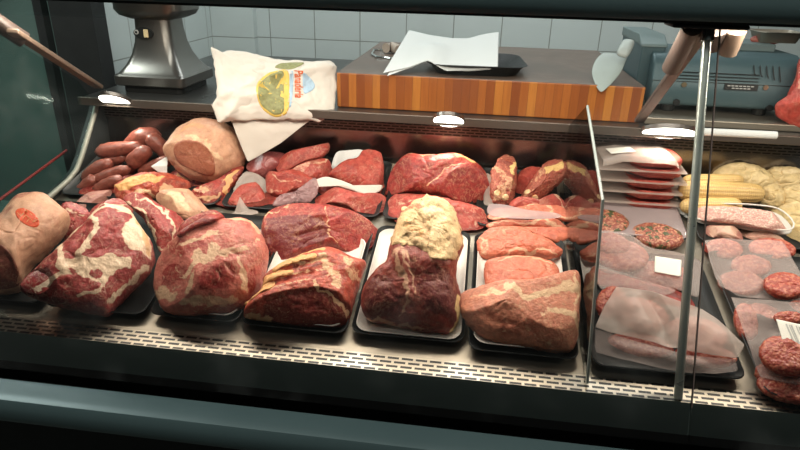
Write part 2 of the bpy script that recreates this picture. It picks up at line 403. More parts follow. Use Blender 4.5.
M['red'] = plain('red reflection', s2l(170, 40, 40), .5, 0, .1)  # colour of the red line reflected in the end glass
M['machine'] = plain('blue grey enamel', s2l(68, 90, 95), .45, .15, .05, 6)
M['machine_light'] = plain('pale grey enamel', s2l(104, 120, 120), .45, .1, .05, 6)
M['scale'] = plain('grey cast metal', (.20, .19, .175), .3, .9, .08, 6)
M['label_black'] = plain('black label', (.015, .015, .015), .5)
M['ink'] = plain('grey print', (.42, .42, .4), .6)
M['ink_dark'] = plain('dark print', (.05, .05, .05), .6)
M['ink_orange'] = plain('orange print', s2l(206, 92, 36), .6, 0, .1)
M['ink_red'] = plain('orange red stamp ink', s2l(205, 74, 32), .5, 0, .25, 90)
M['ink_blue'] = plain('pale blue print', s2l(165, 190, 210), .6)
M['ink_yellow'] = plain('yellow print', s2l(216, 184, 92), .6, 0, .15, 90)
M['ink_pale'] = plain('pale stamp marking', s2l(214, 150, 100), .5, 0, .15, 90)
M['ink_green'] = plain('olive printed scene', s2l(138, 138, 92), .6, 0, .6, 160)
M['worktop'] = plain('dark worktop', (.05, .05, .048), .3, .5, .1, 6); M['lip'] = plain('brown steel lip', (.15, .125, .105), .42, .7, .1, 8)
M['lamp'] = emis('lamp glow', (1, .93, .82), 9)
M['tube'] = emis('tube glow', (1, .95, .85), .5)
M['glass'] = glass('clear glass', (.95, .97, .965))
M['edge'] = plain('polished glass edge', (.22, .25, .235), .4, 0, .05, 10, spec=.8)
M['end_glass'] = glass('end glass', (.78, .87, .85), k=.01)
M['front_slots'] = slots('slotted steel', (.42, .37, .30), (.004, .004, .004), .03, .0118, .0030, .5, .32)
M['rear_slots'] = slots('slotted dark steel', (.22, .19, .17), (.004, .004, .004), .027, .0085, .0022, .5, .4, ax=(0, 2))
def wood():
    mt, N, L, out = newmat('end grain butcher block'); b = N('BsdfPrincipled'); t = N('TexCoord'); sp = N('SeparateXYZ'); L(t.outputs['Object'], sp.inputs[0])
    sc = mth(N, L, 'MULTIPLY', sp.outputs[0], 42); fl = mth(N, L, 'FLOOR', sc); wn = N('TexWhiteNoise', noise_dimensions='1D'); L(fl, wn.inputs['W'])
    mp = N('Mapping'); mp.inputs['Scale'].default_value = (160, 160, 10); L(t.outputs['Object'], mp.inputs[0]); g = nz(N, L, mp.outputs[0], 1, 4)
    rp = N('ValToRGB'); L(wn.outputs[0], rp.inputs[0]); e = rp.color_ramp.elements
    e[0].color = c4(s2l(134, 70, 28)); e[1].color = c4(s2l(196, 128, 52)); x = e.new(.5); x.color = c4(s2l(160, 90, 34)); x = e.new(.72); x.color = c4(s2l(174, 102, 40))
    c = mixc(N, L, mth(N, L, 'MULTIPLY', g, .55), rp.outputs[0], s2l(96, 46, 18))
    fr = mth(N, L, 'FRACT', sc); jn = mth(N, L, 'LESS_THAN', fr, .05); c = mixc(N, L, mth(N, L, 'MULTIPLY', jn, .5), c, s2l(70, 34, 14))
    # the worn, dirty cutting surface is a darker brown than the oiled sides
    ge = N('NewGeometry'); sn = N('SeparateXYZ'); L(ge.outputs['Normal'], sn.inputs[0]); up = sstep(N, L, sn.outputs[2], .6, .9)
    tn = nz(N, L, t.outputs['Object'], 24, 5); tn2 = nz(N, L, t.outputs['Object'], 4, 3)
    top = mixc(N, L, tn, s2l(70, 52, 42), s2l(124, 106, 94)); top = mixc(N, L, sstep(N, L, tn2, .4, .7), top, s2l(88, 74, 64))
    L(mixc(N, L, up, c, top), b.inputs['Base Color']); b.inputs['Roughness'].default_value = .45
    L(b.outputs[0], out.inputs[0]); return mt
M['wood'] = wood()
def tiles(name, ax):
    mt, N, L, out = newmat(name); b = N('BsdfPrincipled'); t = N('TexCoord'); sp = N('SeparateXYZ'); L(t.outputs['Object'], sp.inputs[0])
    cb = N('CombineXYZ'); L(sp.outputs[ax], cb.inputs[0]); L(sp.outputs[2], cb.inputs[1]); br = N('TexBrick'); L(cb.outputs[0], br.inputs[0])
    br.offset = 0; br.inputs['Scale'].default_value = 1; br.inputs['Brick Width'].default_value = .249; br.inputs['Row Height'].default_value = .249; br.inputs['Mortar Size'].default_value = .0028; br.inputs['Mortar Smooth'].default_value = .3
    br.inputs['Color1'].default_value = c4(s2l(205, 214, 212)); br.inputs['Color2'].default_value = c4(s2l(199, 208, 206)); br.inputs['Mortar'].default_value = c4(s2l(140, 144, 138)); br.inputs['Bias'].default_value = 0
    L(br.outputs[0], b.inputs['Base Color']); b.inputs['Roughness'].default_value = .3
    bp = N('Bump', Strength=.3, Distance=.002); L(br.outputs['Fac'], bp.inputs['Height']); bp.invert = True; L(bp.outputs[0], b.inputs['Normal'])
    L(b.outputs[0], out.inputs[0]); return mt
# ------------------------------------------------------------------ the room
def struct(name, mb, mat): return tag(mb.obj(name, mat), kind='structure')
WY = 2.2
struct('floor', MB().box((-4, -3, -.05), (3.5, WY, 0)), plain('dark floor', s2l(60, 66, 62), .4, 0, .1, 3))
w = struct('wall_back', MB().box((0, 0, 0), (3.9, .1, 3)), tiles('white wall tiles', 0)); w.location = (-1.396, WY, -.032)
w = struct('wall_back_corner', MB().box((0, 0, 0), (.24, .1, 3)), tiles('white corner tiles', 0)); w.location = (-1.46, WY-.05, -.032)
w = struct('wall_left', MB().box((-.08, 0, 0), (0, 1.1, 3)), tiles('white side wall tiles', 1)); w.location = (-1.46, WY-1.1, -.032)
struct('wall_far_left', MB().box((-3.4, 1.25, 0), (-1.55, 1.33, 3)), M['room'])
struct('trim_1', MB().box((-1.535, .98, 0), (-1.372, 1.06, 2.4)), M['black_matt'])
struct('trim_2', MB().box((-1.735, 1.16, 0), (-1.70, 1.2, 2.4)), M['black_matt'])
struct('red_reflection_strip', MB().tube([(-1.305, .3, .965), (-1.305, .62, 1.02)], .004), M['red'])  # price rail's reflection in the end glass, built as a thin red tube
struct('wall_low_left', MB().box((-3.4, .4, 0), (-1.7, .9, .7)), M['room'])
# ------------------------------------------------------------------ the refrigerated counter
X0, X1 = -1.2, 1.35
case = tag(empty('display_counter', (0, 0, 0)), 'long grey green refrigerated meat counter with sloping glass front and steel worktop', 'display counter')
def part(name, mb, mat, par=case, **kw): return mb.obj(name, mat, par, **kw)
part('deck', MB().prism([(-.046, .834), (-.012, .842), (.70, DZ+DS*.70-.004), (.70, .80), (-.046, .80)], X0, X1), M['steel'])
part('front_grille', MB().prism([(-.098, .826), (-.046, .834), (-.046, .826), (-.098, .818)], X0, X1), M['front_slots'])
part('front_panel', MB().prism([(-.099, .832), (-.122, .772), (-.112, .766), (-.0985, .818)], X0, X1), M['teal_dark'])
part('base_cabinet', MB().prism([(-.094, .815), (-.094, .7), (-.14, .69), (-.14, .08), (.78, .08), (.78, .80), (-.02, .80)], X0, X1), M['black_matt'])
part('bumper_rail', MB().prism([(-.15, .678), (-.198, .680), (-.211, .686), (-.216, .70), (-.214, .724), (-.205, .738), (-.19, .744), (-.15, .745)], X0-.3, X1), M['teal'], smooth=True)
part('back_panel', MB().box((X0, .70, .9), (X1, .712, 1.182)), M['steel_back'])
part('rear_grille', MB().box((X0, .694, 1.122), (X1, .7, 1.151)), M['rear_slots'])
wt = part('worktop', MB().box((X0-.012, .604, 1.182), (X1, 1.62, 1.20)), M['worktop'], bevel=.003)
part('worktop_lip', MB().box((X0-.014, .594, 1.178), (X1, .604, 1.203)), M['lip'], bevel=.002)
part('worktop_support', MB().box((X0-.012, .72, .08), (X1, 1.6, 1.168)), M['black_matt'])
GA, GB = Vector((0, -.103, .825)), Vector((0, .199, 1.511))
gn = Vector((0, -(GB.z-GA.z), GB.y-GA.y)).normalized()
def pane(name, x0, x1, mat):
    A = GA+(GA-GB)*.095
    return part(name, MB().slab([(x0, A.y, A.z), (x1, A.y, A.z), (x1, GB.y, GB.z), (x0, GB.y, GB.z)], .005, gn), mat)
pane('front_glass', X0, .4555, M['glass']); pane('front_glass', .4575, X1, M['glass'])
part('glass_seam', MB().slab([(.4555, GA.y, GA.z), (.4575, GA.y, GA.z), (.4575, GB.y, GB.z), (.4555, GB.y, GB.z)], .0052, gn), M['bronze'])
part('top_rail', MB().prism([(.128, 1.524), (.138, 1.516), (.24, 1.516), (.25, 1.522), (.25, 1.61), (.235, 1.622), (.15, 1.618), (.132, 1.604), (.121, 1.58), (.119, 1.55), (.122, 1.534)], X0-.4, X1), M['teal'], smooth=True)
part('rail_gasket', MB().box((X0-.4, .155, 1.510), (X1, .24, 1.516)), M['black'])
part('post', MB().tube([(.437, -.084, .828), (.437, .2, 1.498)], .0085), M['post'], smooth=True)
part('post_collar', MB().tube([(.437, .19, 1.475), (.437, .2, 1.5)], .013), M['chrome'])
# left end: low dark side, bent chrome trim, glass above
prof = [(-.085, .836), (.1, .893), (.29, .952), (.374, .962), (.46, .98), (.505, .998), (.54, 1.03), (.641, 1.143), (.66, 1.168)]
part('end_panel', MB().prism([(-.098, .80)]+prof+[(.70, 1.168), (.70, .80)], X0-.02, X0), M['black_matt'])
part('end_trim', MB().tube([(X0+.002, a, b) for a, b in prof], .008), plain('dull aluminium', (.26, .26, .22), .55, .4), smooth=True)
part('end_glass', MB().prism([(a, b+.004) for a, b in prof]+[(.6, 1.25), (.2, 1.5), (-.085, .86)], X0-.008, X0-.003), M['end_glass'])
# glass support arms
def arm(pts, w, name, mat, up=(0, 0, 1)):
    a, b = Vector(pts[0]), Vector(pts[1]); d = (b-a).normalized(); s_ = Vector((1, 0, 0))*w/2; n = d.cross(Vector((1, 0, 0))).normalized()*.006
    mb = MB().rings([[a-s_-n, a+s_-n, a+s_+n, a-s_+n], [b-s_-n, b+s_-n, b+s_+n, b-s_+n]])
    return part(name, mb, mat, bevel=.003)
la, lb = atY(12, 31, .2), atY(99, 87, .62)
arm([la, lb], .030, 'support_arm', M['tan'])
part('arm_sleeve', MB().tube([atY(-28, 6, .18), atY(24, 40, .25)], [.02, .02, ][:2]), M['bronze_dark'], smooth=True)
ra, rb = atY(702, 34, .2), atY(639, 121, .615)
arm([ra, rb], .026, 'support_arm', M['bronze'])
part('arm_sleeve', MB().tube([atY(692, 28, .2), atY(671, 68, .3)], .019), M['bronze'], smooth=True)
part('arm_mount', MB().box((.36, .16, 1.501), (.50, .23, 1.5098)), M['black'], bevel=.004)
part('arm_pad', MB().tube([atY(735, 30, .25), atY(727, 53, .27)], [.022, .019]), M['tan'], smooth=True)
part('arm_pad', MB().tube([atY(716, 28, .25), atY(712, 46, .28)], [.024, .02]), M['bronze'], smooth=True)
# lamps under the worktop lip, tilted towards the meat
def disc_lamp(px, py, rad, x_scale=1.0):
    c = Vector(atY(px, py, .588)); n = Vector((0, -.55, -.835)).normalized(); a = Vector((1, 0, 0)); b = n.cross(a)
    mk = lambda r, o: [c+n*o+a*math.cos(t)*r*x_scale+b*math.sin(t)*r for t in [2*math.pi*i/32 for i in range(32)]]
    h = part('lamp_housing', MB().rings([mk(rad*1.04, -.012), mk(rad*1.06, -.002), mk(rad*1.02, 0)]), M['steel_dim'])
    h2 = MB().rings([mk(rad, .0005), mk(rad*.96, .003)]).obj('lamp_lens', M['lamp'], h)
    ld = bpy.data.lights.new('counter lamp', 'AREA'); ld.shape = 'DISK'; ld.size = rad*1.8; ld.energy = LAMP_W; ld.color = (1, .87, .72); lo = bpy.data.objects.new('counter_lamp', ld); COL.objects.link(lo)
    lo.location = c+n*.008; lo.rotation_euler = n.to_track_quat('-Z', 'Y').to_euler(); lo.parent = case
LAMP_W = .9
disc_lamp(115, 101, .045); disc_lamp(448.5, 121, .043); disc_lamp(669, 133, .040, 1.75)
part('lamp_tube', MB().tube([atY(694, 131.5, .60), atY(776, 135.5, .60)], .011), M['paper'], smooth=True)
# glass divider standing on the grille
dx = .262
dv = tag(empty('glass_divider', (dx, 0, .834)), 'upright clear glass divider between joints of meat and wrapped packs', 'divider')
dp = [(-.076, .836), (.058, 1.18), (.375, 1.299), (.592, 1.20), (.592, 1.0), (.30, .928), (.0, .853)]
L0 = lambda mb: [tuple((v[0]-dx, v[1], v[2]-.834)) for v in mb.v]
mb = MB().prism(dp, dx-.003, dx+.003); mb.v = L0(mb); mb.obj('pane', M['glass'], dv)
mb = MB().tube([(dx, -.077, .836), (dx, .057, 1.18), (dx, .375, 1.3)], .0032, 6); mb.v = L0(mb); mb.obj('edge', M['edge'], dv)
# ------------------------------------------------------------------ on the worktop
WZ = 1.2005; BZ = 1.303
bb = MB().box((-.417, .66, WZ), (.463, 1.46, BZ)).obj('chopping_block', M['wood'], bevel=.004)
tag(bb, 'thick striped wooden butcher block lying on the steel worktop', 'chopping block')
def ctr(mb):
    c = [sum(v[i] for v in mb.v)/len(mb.v) for i in range(3)]; return c
# black tray with two sheets of paper and a steel ring handle behind
t = tag(empty('serving_tray', (-.06, .86, BZ)), 'black plastic tray under white sheets on the wooden block', 'tray')
def tray_mesh(w, d, r, h, lip, th=.003):
    return MB().rings([rrect(w-2*lip, d-2*lip, r*.8, .0), rrect(w-lip*.8, d-lip*.8, r, h*.8), rrect(w, d, r, h), rrect(w-.004, d-.004, r, h+th*.5), rrect(w-lip*.9, d-lip*.9, r, h*.8), rrect(w-2*lip-.006, d-2*lip-.006, r*.75, th)])
a = tray_mesh(.30, .30, .06, .03, .03).obj('tray_body', M['black'], t, smooth=True, sharp=50)
t.rotation_euler = (0, 0, R(4)); t.location = (-.015, .835, BZ+.001)
for k, (pl_, lab) in enumerate(((([(387, 76), (412, 31), (430, 35), (452, 38), (475, 36), (498, 33), (497, 69), (470, 71), (447, 71), (428, 65), (406, 69)]), 'white paper sheet underneath another, one corner showing, on black tray'),
                        (([(383, 73), (409, 30), (430, 35), (450, 38), (462, 38), (480, 34), (499, 32), (498, 68), (470, 70), (447, 71), (428, 65), (405, 68)]), 'white paper sheet lying uppermost on the black tray on wooden block'))):
    lump('paper_sheet', lab, 'paper', pl_, (0, .78, BZ+.045+k*.004), M['paper'], e=74, front=.0005, back=.0005, both=True, smooth=False, N=110, K=24, p=8, amp=0, group=None,
         bumps=[('s', [(428, 64), (432, 50)], 24, .014), ('s', [(468, 60), (474, 38)], 30, -.006)])
rg = tag(MB().tube([atZ(374, 50, BZ+.006), atZ(372, 54, BZ+.006), atZ(377, 57, BZ+.006), atZ(390, 58.5, BZ+.006), atZ(398, 57, BZ+.006), atZ(398, 53, BZ+.006), atZ(390, 51, BZ+.006), atZ(380, 50, BZ+.006), atZ(374, 50, BZ+.006)], .004, 8).obj('skewer_ring', M['chrome'], smooth=True), 'chrome ring handle lying at left end of wooden block', 'ring')
kh = tag(MB().tube([atZ(386, 48, BZ+.02), atZ(392, 47, BZ+.02), atZ(399, 50, BZ+.018)], [.017, .019, .017]).obj('sharpener_handle', plain('beige handle', s2l(176, 160, 146), .5), smooth=True), 'short beige handle half under white paper on the block', 'handle')
# scoop
sc = tag(empty('scoop', atY(612, 70, .65)), 'pale grey leaf shaped blade leaning over edge of wooden block', 'scoop')
so = Vector(sc.location); sc['org'] = tuple(so)
pc = Piece([(592.5, 77), (592, 70), (595, 61), (600, 55), (606, 52.5), (618, 54), (627, 55.5), (625, 63), (621, 72), (614, 81), (607, 88), (601, 92), (596, 86)], atY(601, 90, .648), e=55, front=.004, back=.002, amp=0, p=3, N=80, K=16)
pc.build('blade', plain('pale plastic', s2l(150, 160, 156), .4), sc)
pc = Piece([(617, 54), (619, 47), (624, 40.5), (633, 41), (634, 45), (629, 55), (624, 57)], atY(622, 56, .70), e=55, front=.014, back=.012, amp=0, N=60, K=12)
pc.build('handle', plain('pale handle', s2l(168, 176, 172), .4), sc)
# cast metal pedestal of the scale
pb = Vector((-1.035, .815, WZ))
ped = tag(empty('weighing_scale', pb), 'grey cast metal scale pedestal with flared foot left of the paper bag', 'scale')
MB().rings([rrect(.228, .235, .018, .022), rrect(.236, .245, .02, .026), rrect(.236, .245, .02, .052), rrect(.228, .235, .022, .057)]).obj('base_plate', M['scale'], ped, smooth=True)
MB().rings([rrect(.20, .20, .02, .0), rrect(.20, .20, .02, .024)]).obj('foot', M['black'], ped)
prf = [(.057, .224, .225), (.064, .212, .21), (.085, .180, .18), (.115, .152, .152), (.15, .132, .135), (.19, .121, .125), (.23, .118, .122), (.27, .124, .128)]
MB().rings([rrect(a, b, .026, z) for z, a, b in prf]).obj('column', M['scale'], ped, smooth=True)
MB().rings([rrect(.14, .14, .03, .222), rrect(.20, .18, .04, .234), rrect(.225, .20, .05, .25), rrect(.225, .20, .05, .32)]).obj('head', M['scale'], ped, smooth=True)
so = pb
sw = Vector(atY(145, 33, .757))-pb
mk = lambda cx, cz, rx, rz, y, n=24: [(cx+rx*math.cos(2*math.pi*i/n), y, cz+rz*math.sin(2*math.pi*i/n)) for i in range(n)]
swp = MB().rings([mk(sw.x, sw.z, .033, .0185, sw.y-.004), mk(sw.x, sw.z, .032, .0175, sw.y-.012)]).obj('switch_plate', M['black'], ped)
MB().rings([mk(sw.x-.021, sw.z+.003, .0075, .0075, sw.y-.012), mk(sw.x-.021, sw.z+.003, .0065, .0065, sw.y-.015)]).obj('socket', M['ink'], swp)
MB().rings([mk(sw.x-.021, sw.z+.003, .004, .004, sw.y-.0151), mk(sw.x-.021, sw.z+.003, .004, .004, sw.y-.0155)]).obj('socket_hole', M['black'], swp)
MB().box((sw.x+.003, sw.y-.016, sw.z-.0125), (sw.x+.018, sw.y-.011, sw.z+.0125)).obj('rocker', plain('ivory switch', s2l(225, 205, 160), .4), swp, bevel=.002)
# blue grey slicing machine
A = Vector(atY(657, 112, .74)); B = Vector(atY(788, 108, .74)); mz = WZ+.022
mc = tag(empty('slicing_machine', (0.68, .9, mz)), 'blue grey enamelled slicing machine standing on a steel plate', 'slicer')
mo = Vector((0.68, .9, mz))
def mpart(name, mb, mat, par=mc, **kw):
    mb.v = [tuple(Vector(v)-mo) for v in mb.v]; return mb.obj(name, mat, par, **kw)
xa, xb = .497, .905
zt = 1.388
mpart('body', MB().prism([(.745, mz+.018), (.738, mz+.03), (.738, 1.312), (.742, 1.318), (.752, 1.352), (.775, 1.376), (.81, zt), (.99, zt), (1.0, mz+.018)], xa, xb), M['machine'], bevel=.006)
for i in range(3):
    z = 1.318+i*.009; mpart('groove', MB().box((xa+.06, .7385+i*.0025, z), (xb-.12, .744+i*.0025, z+.0018)), M['black'])
for i in range(5):
    x = .77+i*.017; mpart('vent', MB().tube([(x+.004, .7365, 1.322+.004*(4-i)), (x, .741, 1.34), (x-.003, .752, 1.362)], .0016, 6), M['black'])
mpart('seam', MB().box((xa, .7365, 1.3105), (xb, .74, 1.312)), M['black'])
mpart('housing_lid', MB().prism([(.797, 1.395), (.80, 1.403), (.85, 1.428), (1.083, 1.428), (1.083, 1.40), (.85, 1.40)], .464, .539), M['machine_light'], bevel=.003)
mpart('top_cover', MB().box((.64, .86, zt), (.86, 1.0, zt+.022)), M['machine_light'], bevel=.003)
mpart('left_housing', MB().prism([(.80, mz), (.80, 1.40), (.85, 1.425), (1.08, 1.425), (1.08, mz)], .468, .535), M['machine'], bevel=.004)
def at738(px, py): return Vector(atY(px, py, .737))
def screw(px, py):
    c = at738(px, py); mpart('screw', MB().rings([[(c.x+.007*math.cos(a), y, c.z+.007*math.sin(a)) for a in [2*math.pi*i/16 for i in range(16)]] for y in (.738, .734)]), plain('brass screw', (.55, .45, .3), .3, .9))
screw(684, 84.5); screw(765.5, 87.5)
c = at738(741, 87); lp = mpart('name_plate', MB().box((c.x-.045, .7345, c.z-.009), (c.x+.045, .738, c.z+.009)), M['label_black'])
mpart('plate_text', [mbx := MB(), [mbx.box((c.x-.038+i*.0105, .734, c.z+.001), (c.x-.030+i*.0105, .7346, c.z+.0042)) for i in range(7)], [mbx.box((c.x-.025+i*.0105, .734, c.z-.0055), (c.x-.017+i*.0105, .7346, c.z-.0025)) for i in range(5)]][0], M['ink'], lp)
for px, py in ((765, 107), (672, 101)):
    c = at738(px, py); mpart('foot', MB().tube([(c.x, .77, mz), (c.x, .77, mz+.03)], [.018, .022]), M['black'])
    mpart('knob', MB().tube([(c.x+.012, .745, c.z-.002), (c.x+.012, .73, c.z-.002)], .009), M['black'])
tag(MB().box((.463+.012, .655, WZ), (.895, 1.1, WZ+.02)).obj('machine_plate', M['steel'], bevel=.003), 'flat steel plate under the blue grey slicing machine', 'plate')
# foil tray with meat on the machine
ft = tag(empty('foil_tray', atY(770, 44, .95)), 'small foil tray of red meat standing on the slicing machine cover', 'foil tray')
fo = Vector(ft.location); fo.z = 1.412; fo.y = .93; ft.location = fo; 
mb = tray_mesh(.13, .11, .02, .03, .014); mb.obj('tray_body', M['steel'], ft, smooth=True, sharp=50)
ft['org'] = tuple(fo)
# ------------------------------------------------------------------ meat and packing materials
M['pork_skin'] = meat('pale pork rind', (196, 148, 126), (222, 188, 160), (140, 70, 64), (205, 150, 110), sc=30, var=.12, bump=.25, rough=.45)
M['pork_cut'] = meat('pork cut face', (128, 66, 58), (210, 170, 140), (104, 50, 46), sc=90, var=.2, bump=.25)
M['loin_cut'] = meat('loin cut face', (152, 86, 68), (214, 170, 140), (140, 70, 56), sc=120, var=.15, bump=.2, fibre=(1, 1, 3))
M['lamb'] = meat('marbled shoulder', (156, 56, 58), (232, 206, 186), (112, 34, 40), (214, 168, 128), sc=55, edge=.75, var=.25)
M['veal'] = meat('filmed veal', (186, 100, 94), (212, 176, 152), (146, 42, 42), (200, 150, 110), sc=42, edge=1.0, var=.2, marb=.14)
M['rib'] = meat('rib roast flesh', (176, 68, 54), (224, 180, 148), (122, 38, 34), (222, 166, 108), sc=60, edge=.9, var=.3, marb=.06)
M['beef'] = meat('beef cut', (146, 42, 40), (216, 170, 140), (104, 24, 28), (214, 160, 110), sc=50, var=.25)
M['beef_red'] = meat('bright red beef', (162, 62, 56), (214, 172, 152), (128, 34, 34), (214, 160, 110), sc=40, var=.22, bump=.4, rough=.46, spec=.35)
M['beef_dark'] = meat('dark aged beef', (134, 50, 44), (196, 150, 128), (100, 27, 25), (226, 196, 144), sc=55, var=.25, edge=.8)
M['suet'] = meat('yellow beef fat', (214, 184, 144), (230, 206, 170), (170, 90, 66), (206, 150, 96), sc=60, var=.16, bump=.9, rough=.5)
M['pork_leg'] = meat('pork leg', (200, 126, 106), (226, 190, 160), (160, 76, 62), (210, 160, 110), sc=38, var=.2, edge=.9, marb=.03, fibre=(2, 2, 2))
M['pork'] = meat('pork piece', (200, 104, 82), (226, 176, 150), (170, 72, 58), (220, 180, 140), sc=45, var=.2, edge=.8, marb=.02)
M['bone'] = meat('cut rib bone', (222, 168, 112), (236, 206, 170), (170, 80, 60), sc=80, var=.15, bump=.5, rough=.5)
M['oxtail'] = meat('bony tail', (162, 78, 66), (214, 166, 138), (126, 48, 44), (228, 190, 130), sc=110, var=.3, marb=.16, edge=1.0, bump=.9)
M['sausage'] = meat('sausage skin', (128, 66, 58), (166, 112, 98), (100, 46, 42), sc=70, var=.25, bump=.3, rough=.3, marb=-.02)
M['grey_meat'] = meat('grey pink meat', (164, 110, 106), (200, 160, 148), (136, 70, 70), sc=35, var=.12, bump=.3)
M['chicken'] = meat('yellow chicken skin', (208, 186, 144), (228, 208, 170), (190, 160, 114), (214, 186, 130), sc=40, var=.14, bump=.5, rough=.4)
M['mince'] = mince('minced beef'); M['mince_bright'] = mince('bright minced beef', (150, 58, 44), (182, 106, 82)); M['mince_herb'] = mince('herbed mince', (138, 62, 48), (190, 136, 104), (62, 70, 34), sc=280)
M['pink_mince'] = mince('pale minced meat', (196, 146, 136), (224, 190, 172), sc=300)
M['wrap'] = film('greaseproof paper', s2l(214, 196, 190), .76); M['wrap_thick'] = film('white greaseproof paper', s2l(218, 202, 192), .58)
M['cling'] = film('cling film', s2l(210, 190, 190), .55, rough=.12)
M['purple_film'] = film('filmed packing', s2l(190, 150, 150), .4, rough=.2)
M['label'] = plain('label paper', s2l(226, 222, 212), .6, 0, .03)
def corn():
    mt, N, L, out = newmat('corn kernels'); b = N('BsdfPrincipled'); v = coords(N, L); at = N('Attribute', attribute_name='kern'); sp = N('SeparateColor'); L(at.outputs['Color'], sp.inputs[0])
    n = nz(N, L, v, 30, 3); c = mixc(N, L, n, s2l(216, 176, 100), s2l(236, 208, 146)); c = mixc(N, L, sp.outputs[0], s2l(196, 160, 108), c)
    L(c, b.inputs['Base Color']); b.inputs['Roughness'].default_value = .35; L(b.outputs[0], out.inputs[0]); return mt
M['corn'] = corn()
# ------------------------------------------------------------------ trays on the sloping deck
def trayobj(name, label, catg, x0, x1, y0, y1, mat, h=.018, lip=.014, rad=.025, up=.001, group=None):
    yc = (y0+y1)/2; Lg = (y1-y0)*math.hypot(1, DS)
    o = tray_mesh(x1-x0, Lg, rad, h, lip).obj(name, mat, None, smooth=True, sharp=50)
    o.location = lift(((x0+x1)/2, yc, dz(yc)), up); o.rotation_euler = (DROT, 0, 0)
    return tag(o, label, catg, group)
BT = 'black trays on the deck'
for x0, x1, y0, y1, lab in ((-1.19, -.965, -.02, .36, 'black tray under the stamped pork joint at far left'), (-.95, -.71, -.025, .36, 'black tray under the marbled shoulder slab'), (-.70, -.49, -.02, .36, 'black tray under the round pink joint'), (-.483, -.245, -.022, .36, 'black tray under the rib roast'),
                            (-.236, .010, -.016, .36, 'black tray holding the white foam tray of aged beef'), (.020, .250, -.03, .36, 'black tray under the pork leg beside the glass divider'), (.275, .575, -.04, .33, 'black tray under the paper wrapped packs right of divider'), (.60, .88, -.07, .36, 'black tray under the burger packs at far right')):
    trayobj('display_tray', lab, 'tray', x0, x1, y0, y1, M['black'], group=BT)
for x0, x1, lab in ((-1.19, -.96, 'rear black tray under the sausages'), (-.95, -.71, 'rear black tray under the pork loin'), (-.70, -.49, 'rear black tray under the wrapped red beef chunks'), (-.483, -.245, 'rear black tray under the lean steak on white paper'),
                    (-.236, .010, 'rear black tray under the large red beef round'), (.020, .250, 'rear black tray under the oxtail pieces'), (.275, .575, 'rear black tray under the stacked red steak packs'), (.60, .92, 'rear black tray under the corn cobs')):
    trayobj('display_tray', lab, 'tray', x0, x1, .40, .685, M['black'], h=.011, group=BT)
FT = 'white foam trays'
for x0, x1, y0, y1, lab in ((-.228, .004, -.010, .345, 'white foam tray under the aged beef with yellow fat'), (.030, .236, -.012, .32, 'white foam tray under the pork leg and two pork pieces'), (-.475, -.255, -.006, .3, 'white foam tray under the rib roast'), (-.69, -.5, -.004, .3, 'white foam tray under the round pink joint')):
    trayobj('foam_tray', lab, 'tray', x0, x1, y0, y1, M['foam'], .016, .012, .03, .0048, FT)
FL = .012
# ------------------------------------------------------------------ front row
# pork joint with the orange stamp
g = lump('pork_joint', 'pale pork joint with an orange oval stamp at far left', 'meat',
    [(0, 216), (10, 204), (20, 196), (40, 193), (52, 199), (62, 208), (70, 216), (69, 226), (64, 236), (56, 246), (46, 256), (34, 266), (27, 276), (24, 288), (14, 294), (-10, 294), (-28, 284), (-36, 262), (-30, 240), (-14, 226)],
    lift(D(15, 293), FL+.012), M['pork_skin'], e=42, front=.075, back=.05, p=2.2, amp=.003, masks=[('d', .55, 's', [(14, 206), (22, 202), (33, 199)], 9), ('d', .45, 's', [(-6, 250), (0, 236), (10, 224), (16, 214)], 8), ('f', .3, 's', [(40, 215), (55, 225)], 20)],
    bumps=[('t', [(-16, 240), (2, 249), (16, 262), (25, 284)], 26, .012), ('p', [(-60, 248), (2, 250), (16, 263), (26, 300), (-60, 320)], 3, -.004)])
g.patch('cut_face', [(-24, 252), (-10, 249), (2, 252), (13, 260), (20, 270), (23, 281), (20, 289), (6, 292), (-12, 290), (-27, 278)], M['pork_cut'], lift=.001)
st = g.patch('stamp', ell(31.5, 227.5, 13, 7, 34), M['ink_red'], lift=.0002, K=8, skirt=.0004)
for q in ([(22, 223), (25, 226), (28, 223)], [(27, 229), (30, 225), (33, 228)], [(31, 232), (34, 228), (37, 232), (40, 230)], [(26, 220), (31, 221), (36, 225)]):
    pts = [g.P3(np.array([g.uv(p_)]), g.hit(np.array([g.uv(p_)]))+.0002)[0]-np.array(g.obj['org']) for p_ in q]
    MB().tube(pts, .0011, 6).obj('marking', M['ink_pale'], st)
